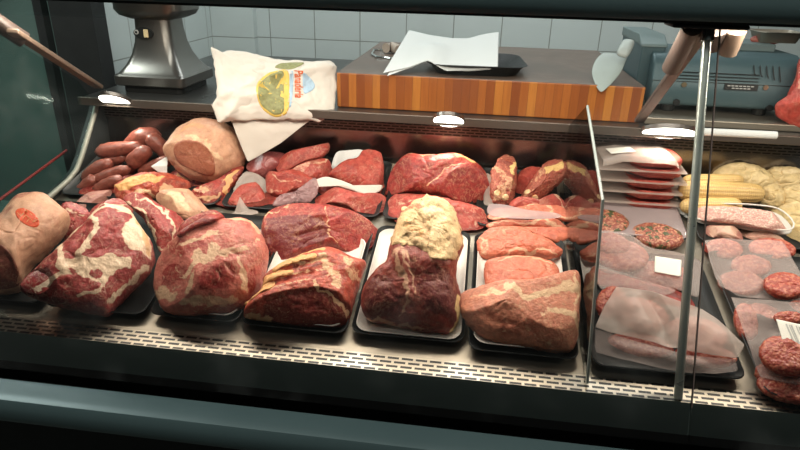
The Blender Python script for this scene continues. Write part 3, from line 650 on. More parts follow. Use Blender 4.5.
# marbled shoulder
lump('shoulder_slab', 'large marbled red and white shoulder slab on front left tray', 'meat',
    [(20, 290), (23, 282), (35, 271), (48, 259), (60, 248), (72, 236), (85, 225), (95, 214), (108, 206), (122, 207), (132, 212), (140, 225), (150, 240), (155, 255), (154, 265), (148, 277), (135, 290), (118, 307), (108, 317), (90, 314), (60, 307), (35, 299)],
    lift(D(100, 316), FL+.006), M['lamb'], e=44, front=.05, back=.05, p=4, q=2, amp=.003, freq=30,
    masks=[('f', 1, 's', [(59, 248), (65, 262), (67, 278), (52, 289), (40, 292)], 7), ('f', 1, 's', [(88, 218), (100, 229), (98, 240), (86, 257), (82, 268)], 7), ('f', 1, 'p', [(133, 214), (148, 230), (153, 252), (152, 262), (140, 257), (124, 251), (126, 238), (131, 226)], 3),
           ('f', 1, 's', [(90, 216), (100, 210), (112, 208), (130, 213)], 9), ('f', 1, 'p', [(66, 265), (82, 266), (110, 261), (134, 266), (131, 273), (113, 279), (107, 290), (85, 283), (68, 279)], 3), ('f', .9, 's', [(70, 240), (85, 231)], 4), ('f', .8, 's', [(110, 305), (128, 289), (148, 270)], 7),
           ('f', .8, 's', [(107, 290), (96, 298), (80, 300)], 5), ('d', .8, 's', [(24, 291), (50, 302), (90, 311), (106, 313)], 8), ('d', .5, 'p', [(30, 280), (52, 258), (60, 268), (58, 284), (40, 290)], 4), ('f', -.9, 's', [(95, 279), (103, 280)], 9), ('f', -.9, 's', [(74, 275), (78, 284)], 6), ('y', .6, 's', [(140, 225), (147, 240), (150, 256)], 8)],
    bumps=[('s', [(90, 222), (100, 232), (84, 262)], 10, .006), ('s', [(60, 250), (66, 275)], 8, .004), ('s', [(140, 226), (148, 250)], 12, .008), ('s', [(112, 240), (105, 255)], 10, -.005)])
# veal ball
g = lump('boned_joint', 'big round pink joint with a dark red flap on top', 'meat',
    [(155, 270), (158, 258), (165, 248), (175, 240), (184, 232), (200, 224), (215, 217), (228, 220), (243, 219), (255, 225), (263, 236), (268, 250), (268, 266), (264, 285), (258, 298), (249, 308), (230, 314), (200, 316), (172, 314), (159, 305), (154, 287)],
    lift(D(210, 316), FL), M['veal'], e=42, cuts=2, front=.085, back=.05, p=2.3, amp=.004, freq=22,
    masks=[('d', 1, 'p', [(158, 274), (166, 269), (179, 270), (183, 276), (176, 286), (165, 290), (157, 286)], 3), ('d', .62, 'p', [(197, 286), (205, 276), (222, 271), (238, 273), (240, 284), (230, 294), (212, 299), (200, 296)], 4), ('d', .85, 'p', [(250, 274), (257, 272), (258, 284), (252, 297), (246, 300), (247, 286)], 3),
           ('d', .6, 'p', [(166, 250), (182, 242), (200, 244), (208, 252), (196, 260), (176, 262), (164, 260)], 4), ('f', .75, 's', [(196, 262), (206, 268), (215, 262), (214, 254)], 12), ('f', .8, 's', [(180, 282), (192, 274), (200, 268)], 6), ('f', .62, 's', [(158, 294), (170, 302)], 10), ('f', .5, 's', [(186, 306), (235, 305)], 7), ('f', .55, 's', [(225, 262), (248, 258)], 9), ('f', .7, 's', [(188, 296), (192, 284)], 8), ('f', .7, 's', [(182, 250), (200, 244), (218, 240)], 4), ('f', .8, 's', [(232, 224), (252, 226), (260, 236)], 6), ('f', .7, 's', [(243, 296), (245, 280), (240, 268)], 5), ('d', .7, 's', [(248, 228), (256, 229)], 5)],
    bumps=[('s', [(164, 262), (200, 266), (240, 262)], 8, -.0025), ('s', [(182, 246), (200, 242)], 7, .003), ('s', [(192, 300), (197, 285), (205, 272)], 6, -.002)])
g.patch('flap', [(178, 238), (180, 228), (186, 221), (196, 216), (211, 211), (219, 213), (225, 219), (221, 226), (213, 231), (203, 233), (192, 237), (183, 243)], M['beef'], lift=.008, dome=.006, masks=[('d', .6, 's', [(183, 236), (196, 230), (212, 227)], 10), ('f', .6, 's', [(213, 213), (220, 220)], 3)], skirt=.01)
# rib roast
g = lump('rib_roast', 'beef rib roast with cut bone ends, large red cut face at front', 'meat',
    [(244, 316), (247, 307), (256, 297), (263, 287), (264, 278), (276, 267), (292, 259), (311, 252), (326, 248), (337, 250), (351, 257), (366, 263), (363, 275), (357, 293), (351, 316), (347, 327), (330, 329), (300, 327), (270, 322), (252, 319)],
    lift(D(300, 328), FL), M['rib'], e=46, front=.05, back=.045, p=4, q=2, amp=.0022, freq=45, c=(306, 292), N=140, K=36,
    masks=[('d', .9, 'p', [(268, 306), (290, 298), (315, 295), (336, 298), (349, 309), (350, 330), (300, 331), (262, 323)], 2), ('f', .8, 's', [(315, 287), (319, 299), (338, 306), (347, 318)], 3.5), ('f', .8, 's', [(246, 318), (262, 320), (272, 323)], 5), ('f', .55, 's', [(322, 262), (330, 275), (338, 290)], 10), ('f', .5, 's', [(346, 266), (350, 280)], 9), ('d', .7, 's', [(296, 272), (318, 270), (330, 272)], 4), ('d', .6, 's', [(272, 276), (300, 268), (322, 262)], 3.5), ('d', .5, 's', [(262, 296), (290, 286), (310, 282)], 5), ('f', .9, 's', [(274, 269), (292, 260), (322, 250)], 3), ('d', .55, 's', [(255, 303), (268, 300)], 6), ('f', .6, 's', [(296, 268), (320, 266), (334, 268)], 3), ('f', .55, 's', [(282, 284), (306, 277), (324, 276)], 3), ('f', .5, 's', [(268, 298), (292, 290), (312, 286)], 3), ('y', .7, 's', [(300, 258), (322, 253)], 4), ('f', .45, 's', [(340, 258), (352, 266), (358, 280)], 6)],
    bumps=[('t', [(244, 314), (266, 303), (292, 297), (318, 294), (338, 299), (351, 312)], 20, .013), ('p', [(240, 318), (266, 305), (292, 299), (318, 296), (338, 301), (352, 314), (352, 340), (240, 340)], 3, -.006), ('s', [(268, 281), (300, 272), (325, 264)], 4, -.006), ('s', [(256, 296), (285, 286), (312, 280)], 5, -.006)])
g.patch('rib_bone', [(273, 272), (281, 266), (296, 262), (311, 259), (318, 261), (313, 266), (298, 269), (284, 273), (275, 276)], M['bone'], jag=2, lift=.001, dome=.004, masks=[('d', .35, 's', [(303, 264), (316, 262)], 6)])
g.patch('rib_bone', [(262, 283), (270, 278), (284, 275), (294, 276), (292, 281), (280, 284), (268, 289), (262, 288)], M['bone'], jag=2, lift=.001, dome=.005)
g.patch('rib_bone', [(246, 303), (254, 296), (264, 290), (275, 288), (276, 293), (266, 297), (254, 304), (247, 307)], M['bone'], jag=2, lift=.001, dome=.005)
# dark leg round behind the rib roast
lump('paper_liner', 'white paper lining under the dark beef round behind rib roast', 'paper', [(296, 272), (322, 258), (334, 250), (352, 256), (367, 263), (363, 268), (350, 276), (310, 280), (296, 276)], lift(atY(315, 262, .235), -.002), M['paper'], e=58, front=.0006, back=.0006, both=True, smooth=False, amp=.001, K=14)
lump('beef_round', 'dark red cut beef round lying behind the rib roast', 'meat',
    [(262, 240), (261, 228), (264, 217), (274, 208), (292, 204), (312, 204), (332, 206), (348, 210), (364, 217), (377, 228), (381, 237), (377, 250), (367, 260), (351, 257), (332, 251), (310, 256), (290, 263), (276, 266), (266, 254)],
    lift(atY(315, 262, .25), .012), M['beef'], e=40, cuts=2, front=.045, back=.045, p=4, amp=.0025, freq=28,
    masks=[('d', .9, 'p', [(267, 220), (282, 216), (305, 218), (322, 222), (331, 234), (322, 246), (300, 252), (277, 262), (268, 250), (265, 234)], 3), ('f', .65, 's', [(325, 213), (331, 226), (329, 236), (340, 246)], 2), ('f', .7, 's', [(262, 238), (264, 250), (274, 264)], 2.5), ('f', .55, 's', [(263, 224), (270, 212), (290, 206)], 2), ('d', 1, 's', [(298, 240), (322, 233)], 3)],
    bumps=[('p', [(264, 220), (300, 215), (326, 222), (330, 240), (300, 252), (275, 264)], 3, -.005), ('s', [(298, 240), (322, 233)], 4, -.006), ('s', [(345, 222), (362, 236)], 18, .01)])
# aged beef with yellow fat
g = lump('aged_beef', 'tall aged beef joint capped with lumpy yellow fat on white tray', 'meat',
    [(361, 294), (367, 281), (377, 270), (386, 261), (390, 245), (395, 228), (400, 214), (409, 207), (420, 199), (438, 198), (450, 205), (457, 217), (461, 233), (463, 246), (458, 262), (456, 276), (461, 297), (459, 320), (450, 333), (440, 334), (421, 332), (395, 326), (370, 321), (362, 311)],
    lift(D(410, 333), FL), M['beef_dark'], e=42, front=.06, back=.05, p=3.2, amp=.003, freq=35, c=(415, 285), N=150, K=36,
    masks=[('d', 1, 'p', [(362, 296), (372, 282), (386, 279), (396, 287), (398, 304), (392, 318), (374, 319), (364, 312)], 3), ('d', 1, 'p', [(416, 290), (428, 276), (444, 273), (457, 284), (459, 305), (452, 324), (436, 322), (420, 308)], 4), ('f', .7, 's', [(396, 262), (402, 280), (406, 296), (404, 316)], 5), ('f', .6, 's', [(404, 262), (412, 280), (416, 300)], 3), ('f', .65, 's', [(366, 318), (400, 326), (420, 330)], 4), ('y', .8, 's', [(457, 300), (459, 318), (452, 330)], 5), ('f', .55, 's', [(392, 258), (402, 256), (414, 268)], 6), ('f', .35, 'p', [(388, 262), (402, 250), (416, 262), (408, 280), (396, 276)], 4)],
    bumps=[('s', [(400, 262), (408, 300)], 10, .008), ('s', [(384, 300), (384, 300)], 20, .006), ('s', [(438, 300), (438, 300)], 24, .008), ('t', [(378, 272), (400, 262), (424, 268), (456, 272)], 18, .012)])
g.patch('fat_cap', [(391, 246), (395, 229), (400, 214), (409, 206), (420, 198), (438, 197), (450, 204), (457.5, 217), (461.5, 233), (463.5, 247), (458, 260), (449, 266), (438, 268), (428, 262), (419, 256), (408, 252), (398, 254)], M['suet'], lift=.001, dome=.006, K=24, N=110, jag=5,
    masks=[('d', .6, 's', [(404, 216), (412, 210), (420, 212)], 8), ('f', .8, 's', [(428, 215), (440, 224), (436, 238)], 12), ('d', .35, 's', [(446, 244), (458, 256)], 5), ('y', .5, 's', [(404, 232), (420, 240)], 8)], skirt=.005)
pc = g.obj.children[-1]
n_ = fbm(np.array([v.co for v in pc.data.vertices]), 34, 5, 3)
for v, a_ in zip(pc.data.vertices, n_): v.co += Vector(g.n)*(float(a_)*.006-.004*max(0, 1-abs(float(a_))/.12))
# pork leg
lump('pork_haunch', 'pinkish tan pork leg piece at front beside glass divider', 'meat',
    [(459, 294), (470, 289), (490, 285), (510, 282), (534, 281), (558, 276), (572, 272), (579, 274), (581, 292), (579, 314), (578, 334), (574, 349), (564, 353), (530, 350), (502, 345), (478, 335), (465, 322), (459, 308)],
    lift(D(530, 352), FL), M['pork_leg'], e=48, cuts=2, front=.055, back=.045, p=3.2, amp=.003, freq=28, N=140,
    masks=[('f', .65, 's', [(505, 292), (525, 304), (545, 300), (572, 290)], 9), ('f', .55, 's', [(540, 318), (560, 312), (575, 318)], 8), ('f', .55, 's', [(462, 296), (490, 294), (505, 300)], 5), ('d', .5, 's', [(478, 316), (510, 330), (540, 338)], 16), ('d', .4, 's', [(535, 290), (560, 284)], 7), ('f', .6, 's', [(576, 276), (578, 300), (576, 330)], 4), ('f', .4, 's', [(520, 336), (550, 344)], 5)],
    bumps=[('t', [(460, 300), (490, 300), (512, 309), (545, 318), (580, 318)], 22, .014), ('s', [(500, 290), (560, 286)], 8, .004), ('s', [(545, 304), (575, 298)], 7, -.006)])
lump('pork_slice', 'smaller pork slice lying flat behind the pork leg', 'meat', [(485, 263), (496, 258), (518, 256), (540, 258), (556, 265), (560, 278), (548, 288), (516, 290), (490, 290), (484, 276)], lift(D(520, 290), .026), M['pork'], e=62, front=.016, back=.014, p=3.5, masks=[('f', .6, 's', [(500, 262), (530, 258), (550, 264)], 4), ('f', .45, 's', [(545, 268), (556, 280)], 9)])
lump('pork_slice', 'upper orange pink pork slice with pointed right end on white tray', 'meat',
    [(477, 242), (481, 235), (488, 229), (500, 227), (518, 227), (532, 233), (546, 238), (556, 245), (563, 251), (560, 257), (549, 258), (537, 256), (523, 257), (509, 258), (492, 259), (481, 257), (477, 250)], lift(D(520, 258), .03), M['pork'], e=52, front=.02, back=.02, p=3, amp=.003, freq=40,
    masks=[('f', .75, 's', [(492, 259), (515, 254), (535, 252), (556, 256)], 3), ('f', .5, 's', [(480, 238), (486, 246), (482, 254)], 4), ('f', .4, 's', [(500, 231), (505, 238)], 4), ('d', .4, 's', [(548, 244), (560, 251)], 6)])
CH = 'stacked pork chops'
for k, (o_, lab, ms) in enumerate((([(485, 232), (500, 228), (530, 228), (555, 228), (572, 229), (571, 236), (558, 243), (540, 238), (515, 230), (496, 234)], 'lowest pork chop of the stack left of the divider', [('d', .5, 's', [(540, 234), (568, 234)], 6)]),
        ([(486, 225), (500, 221), (530, 221), (552, 219), (570, 223), (572, 227), (552, 229), (520, 228), (492, 229)], 'middle pork chop of the stack left of the divider', [('f', .8, 's', [(488, 227), (520, 226), (545, 222), (570, 226)], 3)]),
        ([(487, 217), (494, 208), (510, 209), (530, 205), (550, 203), (564, 207), (572, 221), (548, 219), (518, 219), (497, 221)], 'topmost pork chop of the stack under clear film', [('f', .9, 's', [(528, 206), (545, 205), (556, 212), (570, 220)], 3), ('f', .7, 's', [(490, 219), (520, 217), (545, 218)], 3)]))):
    lump('pork_chop', lab, 'meat', o_, lift(atY(530, 236-k*7, .37+.03*k), .008), M['pork'], CH, e=58, cuts=2, front=.012, back=.010, p=4, amp=.0018, freq=50, masks=ms, K=20)
lump('film_sheet', 'clear film draped over the topmost pork chop', 'packing film', [(488, 206), (500, 204), (530, 210), (556, 213), (560, 218), (530, 219), (492, 216)], lift(atY(525, 218, .40), .028), M['cling'], e=56, front=.0005, back=.0005, both=True, amp=.002, K=12, N=70)
_lump = lump
def lump(name, label, catg, out, *a, **k):
    if catg in ('meat', 'chicken') and k.get('c') is None:
        q = np.array(out, float); c_ = (q.min(0)+q.max(0))/2; out = [tuple(v) for v in c_+(q-c_)*(1.07 if catg == 'meat' else 1.22)]
    if catg == 'meat' and 'cuts' not in k: k['cuts'] = 4
    return _lump(name, label, catg, out, *a, **k)
# ------------------------------------------------------------------ second and third row, left to right
SG = 'raw sausages in the back left corner'
def sausage(a, b, r, Y, lab, bend=0.0, mat='sausage'):
    A, B = Vector(atY(a[0], a[1], Y)), Vector(atY(b[0], b[1], Y+.01)); d = B-A; A, B = A-(B-A)*.14, B+(B-A)*.14; d = B-A; rr = r*1.72/FPX*1.06*(Y+1.15)/1.65
    up = Vector((0, -.3, 1)); pts = []; rad = []
    for i in range(13):
        t = i/12; p_ = A+d*t+up*(bend*math.sin(math.pi*t)*rr*1.2); pts.append(p_); e_ = abs(2*t-1); rad.append(rr*max(.12, (1-e_**5)**.6)*(1+.06*math.sin(7*t+a[0])))
    mb = MB().tube(pts, rad, 16); c = (A+B)/2; mb.v = [tuple(Vector(v)+Vector([.004*mn.noise(Vector(v)*60+Vector((k, 0, 0))) for k in (0, 7, 14)])-c) for v in mb.v]
    o = mb.obj('sausage', M[mat], None, c, smooth=True, sharp=80); return tag(o, lab, 'sausage', SG)
sausage((100, 152), (138, 147), 7.5, .56, 'plump sausage lying crosswise at upper left corner of the heap')
sausage((130, 149), (157, 137), 9.5, .60, 'topmost fat sausage of the heap against the dark back', .4)
sausage((150, 138), (168, 156), 8, .58, 'sausage beside the pork loin sloping down right', .2)
sausage((131, 164), (147, 150), 8, .52, 'short thick sausage in the middle of the heap pointing up')
sausage((106, 163), (124, 158), 5, .55, 'small sausage tucked under the crosswise one')
sausage((86, 178), (110, 164), 6.5, .50, 'long pale sausage along left side of the heap', .3)
sausage((94, 182), (126, 170), 6, .48, 'middle sausage lying across the front of the heap', .2)
sausage((76, 200), (94, 180), 7, .46, 'sausage at lower left end of the heap', .3)
sausage((97, 190), (120, 180), 6, .45, 'sausage below the others beside the tan bone piece', .2)
sausage((142, 172), (170, 160), 6, .52, 'sausage behind the small white tag', .1)
sausage((66, 212), (82, 200), 6, .42, 'reddish sausage end behind the stamped joint', .2)
sausage((112, 176), (134, 168), 5, .53, 'hidden sausage between the middle ones', .1)
lump('price_tag', 'small white folded tag stuck between sausages and pork loin', 'tag', [(151, 167), (159, 161), (168, 156), (167.5, 165), (167, 174), (158, 172)], atY(160, 172, .47), M['paper'], e=30, front=.0008, back=.0008, both=True, smooth=False, amp=.0, K=10, N=60, bumps=[('t', [(151, 167), (168, 166)], 6, .006)], floor=None)
lump('grey_meat', 'smooth grey pink piece of meat behind the marbled shoulder', 'meat', [(70, 211), (77, 203), (87, 195), (98, 192), (111, 190), (113, 197), (106, 204), (98, 210), (86, 216), (76, 217)], atY(88, 216, .35), M['grey_meat'], e=45, front=.025, back=.03, masks=[('f', .4, 's', [(80, 206), (105, 194)], 5)])
lump('fatty_trimming', 'cream and red fatty trimming atop the marbled shoulder', 'meat', [(87, 220), (92, 210), (104, 203), (116, 199), (126, 203), (132, 211), (124, 217), (110, 217), (98, 224)], atY(108, 222, .29), M['lamb'], e=45, front=.025, back=.03, amp=.005, freq=40, masks=[('f', .8, 'p', [(88, 218), (100, 206), (128, 205), (122, 216), (100, 221)], 4), ('f', -.9, 's', [(103, 211), (103, 211)], 8)])
lump('meat_piece', 'ragged red meat between the stamped joint and the marbled shoulder', 'meat', [(58, 222), (62, 208), (70, 202), (80, 206), (88, 212), (92, 220), (84, 232), (72, 240), (62, 236)], atY(74, 240, .20), M['lamb'], e=42, front=.02, back=.04, amp=.005, freq=40, masks=[('f', .5, 's', [(66, 212), (84, 218)], 5)])
lump('meat_piece', 'red meat lying under the loin strip and the sausages', 'meat', [(84, 196), (98, 184), (120, 178), (142, 182), (160, 192), (160, 204), (140, 210), (112, 208), (92, 206)], atY(120, 212, .44), M['beef'], e=42, front=.02, back=.04, amp=.005, freq=40, masks=[('f', .5, 's', [(96, 196), (130, 190)], 5)])
lump('meat_piece', 'red meat filling the gap under the pork loin', 'meat', [(168, 172), (180, 166), (200, 172), (222, 174), (226, 184), (210, 192), (190, 194), (174, 186)], atY(196, 194, .50), M['beef_red'], e=42, front=.02, back=.04, amp=.005, freq=40, masks=[('y', .6, 's', [(176, 178), (200, 180)], 6)])
lump('meat_piece', 'red meat behind the upright steak and the round pink joint', 'meat', [(216, 208), (224, 196), (236, 190), (262, 196), (290, 200), (316, 196), (324, 206), (300, 214), (262, 222), (232, 222)], atY(268, 222, .44), M['beef_red'], e=42, front=.01, back=.04, amp=.004, freq=35)
lump('meat_piece', 'red meat behind the beef fillet below the lean steak', 'meat', [(310, 190), (330, 180), (360, 182), (384, 178), (392, 190), (388, 204), (360, 204), (330, 200)], atY(350, 204, .50), M['beef_red'], e=42, front=.01, back=.04, amp=.004, freq=35)
g = lump('loin_bone_piece', 'tan boned loin strip with nodular red end below the sausages', 'meat', [(116, 187), (124, 180), (140, 174), (158, 174), (176, 176), (188, 182), (187, 190), (176, 194), (160, 196), (145, 202), (131, 205), (120, 199)], atY(150, 203, .40), M['rib'], e=42, front=.035, back=.04, amp=.005, freq=45,
    masks=[('y', .9, 'p', [(118, 186), (128, 179), (145, 176), (168, 178), (160, 186), (138, 190), (124, 194)], 4), ('f', .6, 's', [(128, 202), (150, 196), (172, 192)], 6), ('d', .5, 's', [(172, 182), (186, 186)], 6)], bumps=[('s', [(168, 186), (168, 186)], 8, .008), ('s', [(180, 183), (180, 183)], 7, .008), ('s', [(158, 192), (158, 192)], 7, .006)])
g = lump('rib_strip', 'narrow pork rib strip sloping down between shoulder and round pink joint', 'meat', [(122, 197), (129, 193), (138, 193), (150, 199), (164, 207), (178, 214), (185, 221), (182, 231), (176, 241), (169, 251), (162, 256), (157, 246), (151, 232), (143, 218), (132, 208)], lift(atY(165, 255, .215), .012), M['lamb'], e=40, front=.028, back=.05, amp=.003, freq=40, c=(158, 220),
    masks=[('f', .75, 's', [(136, 195), (156, 208), (176, 222)], 3), ('f', .7, 's', [(126, 200), (146, 218), (156, 240), (163, 254)], 4), ('f', .55, 's', [(166, 210), (178, 228), (172, 244)], 3), ('d', .45, 's', [(140, 204), (160, 224)], 9), ('d', .8, 's', [(170, 233), (172, 237)], 6)], bumps=[('t', [(132, 200), (155, 216), (170, 236)], 9, .010), ('s', [(150, 206), (172, 222)], 4, -.004)])
lump('pork_fat', 'pale slab of pork fat beside the dark flap of the round pink joint', 'meat', [(154, 197), (163, 191), (175, 188), (188, 190), (197, 198), (206, 208), (213, 215), (204, 219), (188, 220), (174, 213), (163, 205)], atY(190, 220, .34), M['pork_skin'], e=45, front=.022, back=.04, amp=.003, masks=[('f', .7, 'p', [(156, 197), (172, 190), (186, 200), (196, 216), (180, 214)], 6), ('d', .5, 's', [(180, 192), (185, 200)], 6)])
g = lump('pork_loin', 'pale round pork loin with smooth brown cut face at back left', 'meat', [(166, 152), (170, 143), (178, 132), (188, 125), (200, 121), (213, 122), (225, 126), (234, 133), (240, 144), (243, 155), (240, 166), (232, 172), (224, 176), (214, 181), (202, 180), (188, 175), (176, 166)], atY(205, 182, .50), M['pork_skin'], e=34, front=.07, back=.06, p=2.4, amp=.003, freq=30, cuts=0,
    masks=[('d', .4, 's', [(182, 132), (196, 125), (212, 125)], 7), ('y', .5, 's', [(175, 140), (190, 132), (205, 132)], 8), ('f', .6, 's', [(190, 145), (208, 150), (222, 164)], 6), ('d', .35, 's', [(228, 140), (236, 158)], 9)], bumps=[('t', [(172, 150), (188, 147), (204, 151), (216, 163), (218, 176)], 16, .012), ('p', [(160, 154), (186, 149), (203, 152), (215, 163), (217, 185), (160, 185)], 3, -.003)])
g.patch('cut_face', [(176, 156), (180, 150), (190, 148.5), (202, 151), (211, 158), (216, 168), (216, 177), (211, 179.5), (201, 177), (188, 171), (179, 165)], M['loin_cut'], lift=.0015)
lump('boned_pork', 'dark red and tan boned pork chunk below the pork loin', 'meat', [(190, 195), (199, 188), (212, 183), (224, 177), (234, 168), (242, 166), (240, 174), (234, 184), (229, 192), (222, 201), (215, 209), (204, 211), (195, 204)], atY(212, 212, .42), M['beef'], e=40, front=.035, back=.04, amp=.005, freq=40, masks=[('y', .75, 's', [(238, 168), (230, 180), (226, 192)], 6), ('f', .8, 's', [(192, 197), (202, 202), (214, 201), (222, 196)], 3.5), ('f', .6, 's', [(198, 190), (208, 195)], 4), ('d', .7, 's', [(198, 205), (215, 206)], 6), ('d', .7, 's', [(232, 172), (228, 178)], 4)])
lump('paper_wrap', 'greaseproof paper standing behind the upright red steak', 'paper', [(228, 206), (233, 190), (239, 178), (247, 172), (258, 174), (267, 182), (272, 192), (275, 203), (273, 213), (262, 221), (244, 222), (232, 216)], atY(250, 221, .425), M['wrap_thick'], e=36, front=.004, back=.001, amp=.003, freq=45, K=16, masks=())
lump('steak', 'upright oval red steak wrapped in greaseproof paper', 'meat', [(227, 207), (231, 196), (237, 185), (245, 181), (255, 183), (262, 191), (266, 203), (267.5, 213), (259, 216), (247, 212), (236, 211)], atY(250, 221, .412), M['beef_red'], e=36, front=.014, back=.004, p=4, masks=[('y', .3, 's', [(228, 207), (234, 190)], 7), ('d', .35, 's', [(250, 190), (258, 205)], 12)])
lump('paper_wrap', 'pointed white paper corner folded up before the upright steak', 'paper', [(229, 221), (235, 211), (240, 197), (246, 206), (259, 216), (260, 222), (246, 225), (236, 225)], atY(245, 224, .375), M['wrap_thick'], e=32, front=.001, back=.001, both=True, smooth=False, K=12, N=70, amp=.001, bumps=[('t', [(240, 197), (243, 222)], 9, .010)])
lump('beef_chunk', 'red marbled beef chunk right of the upright steak', 'meat', [(265, 180), (269, 173), (280, 173), (295, 171), (308, 174), (313, 179), (306, 187), (293, 192), (280, 196), (268, 190)], atY(285, 197, .47), M['beef_red'], e=38, front=.03, back=.035, amp=.004, freq=45, masks=[('f', .5, 's', [(268, 176), (282, 184), (300, 184)], 3), ('d', .5, 's', [(280, 178), (300, 178)], 8), ('f', .5, 's', [(270, 190), (284, 194)], 3)])
lump('film_wrap', 'crumpled clear film below the red beef chunk', 'packing film', [(273, 205), (279, 196), (292, 193), (305, 188), (314, 178), (319, 186), (315, 197), (306, 203), (292, 204), (282, 207)], atY(295, 206, .435), M['purple_film'], e=40, front=.012, back=.006, amp=.004, freq=60, K=18)
lump('film_wrap', 'filmed purple red meat package under the paper bag corner', 'meat', [(247, 166), (258, 157), (272, 152), (284, 152), (284, 164), (274, 172), (264, 178), (254, 175)], atY(262, 178, .55), meat('filmed meat', (146, 70, 74), (190, 150, 150), (110, 44, 50), sc=30, var=.2, rough=.2, bump=.3, marb=.08), e=38, front=.03, back=.03, amp=.003)
lump('beef_slab', 'long red beef slab behind the others at the dark back', 'meat', [(276, 163), (284, 156), (297, 150), (312, 146), (325, 143), (328, 150), (320, 158), (305, 163), (291, 170), (281, 172)], atY(300, 168, .575), M['beef_red'], e=45, front=.028, back=.03, amp=.003, masks=[('f', .35, 's', [(276, 160), (300, 148), (326, 143)], 5)])
lump('beef_slab', 'pale red beef piece under the long red slab', 'meat', [(287, 174), (300, 166), (314, 162), (326, 160), (333, 170), (331, 180), (316, 181), (300, 180)], atY(312, 180, .535), M['beef_red'], e=42, front=.03, back=.03, amp=.003, masks=[('f', .5, 's', [(292, 172), (310, 166), (325, 163)], 6)])
lump('paper_liner', 'stiff white paper standing behind the lean steak', 'paper', [(330, 178), (332, 164), (337, 153), (350, 150), (364, 151), (362, 168), (345, 178)], atY(345, 180, .60), M['paper'], e=30, front=.0008, back=.0008, both=True, smooth=True, K=14, N=70, amp=.001, bumps=[('s', [(334, 172), (338, 152)], 8, .01)])
lump('steak', 'lean red steak lying on white paper before the back panel', 'meat', [(331, 174), (339, 166), (348, 161), (357, 159), (363, 152), (372, 151), (381, 154), (385, 163), (384, 174), (380, 186), (370, 190), (358, 188), (346, 184), (336, 178)], atY(358, 190, .525), M['beef_red'], e=40, front=.028, back=.03, amp=.0025, masks=[('d', .35, 's', [(366, 155), (380, 158)], 6), ('f', .3, 's', [(350, 172), (364, 168), (376, 176), (366, 186)], 2)], bumps=[('s', [(362, 158), (384, 166)], 5, -.006)])
lump('paper_strip', 'curled white paper edge under the lean steak', 'paper', [(314, 181), (320, 178), (328, 177), (343, 181), (362, 189), (372, 188), (382, 185), (380, 191), (367, 195), (348, 189), (330, 185), (317, 187)], atY(350, 194, .49), M['cream_paper'], e=40, front=.004, back=.001, K=14, amp=.001)
lump('beef_fillet', 'long smooth red beef piece behind the dark round', 'meat', [(312, 197), (317, 190), (326, 187), (341, 190), (360, 195), (376, 195), (384, 199), (386, 213), (384, 225), (376, 229), (365, 222), (350, 212), (334, 208), (318, 205)], atY(350, 226, .42), M['beef_red'], e=42, front=.04, back=.045, p=2.8, masks=[('d', .35, 's', [(330, 203), (352, 208), (368, 219)], 5), ('f', .3, 's', [(320, 193), (345, 196)], 3)], bumps=[('s', [(352, 206), (372, 214), (380, 222)], 6, -.007), ('s', [(364, 198), (372, 210)], 5, -.005)])
g = lump('beef_round', 'large red beef round with curved fat seam in the centre back', 'meat', [(385, 188), (390, 176), (396, 168), (403, 160), (411, 156), (422, 157), (437, 157), (455, 156), (466, 160), (475, 165), (482, 173), (486, 184), (485, 198), (479, 209), (466, 206), (446, 200), (424, 195), (404, 193), (390, 193)], atY(430, 206, .49), M['beef'], e=36, front=.05, back=.05, p=3.4, amp=.003, masks=[('f', .62, 's', [(426, 191), (431, 185), (440, 176), (452, 169), (465, 164)], 2.2), ('f', .3, 's', [(400, 172), (412, 170), (420, 176)], 1.6), ('y', .7, 's', [(456, 156), (468, 161), (476, 167)], 3), ('f', .6, 's', [(404, 158), (420, 156), (440, 157)], 2), ('f', .35, 's', [(450, 186), (462, 180), (474, 184)], 1.6)], bumps=[('t', [(426, 190), (440, 176), (464, 165)], 6, -.004), ('s', [(455, 184), (455, 184)], 18, .008)])
lump('beef_round', 'smaller red beef piece below the large round behind the aged beef', 'meat', [(384, 198), (392, 193), (408, 193), (428, 196), (450, 201), (470, 206), (481, 212), (484, 224), (480, 235), (468, 238), (448, 238), (420, 238), (396, 232), (386, 222), (383, 208)], atY(440, 240, .385), M['beef_red'], e=44, front=.035, back=.04, amp=.004, freq=35, masks=[('f', .5, 's', [(396, 200), (420, 204), (440, 212)], 4), ('f', .45, 's', [(462, 210), (476, 222), (470, 234)], 5), ('d', .5, 's', [(398, 215), (396, 228)], 10)])
OX = 'oxtail pieces at the back'
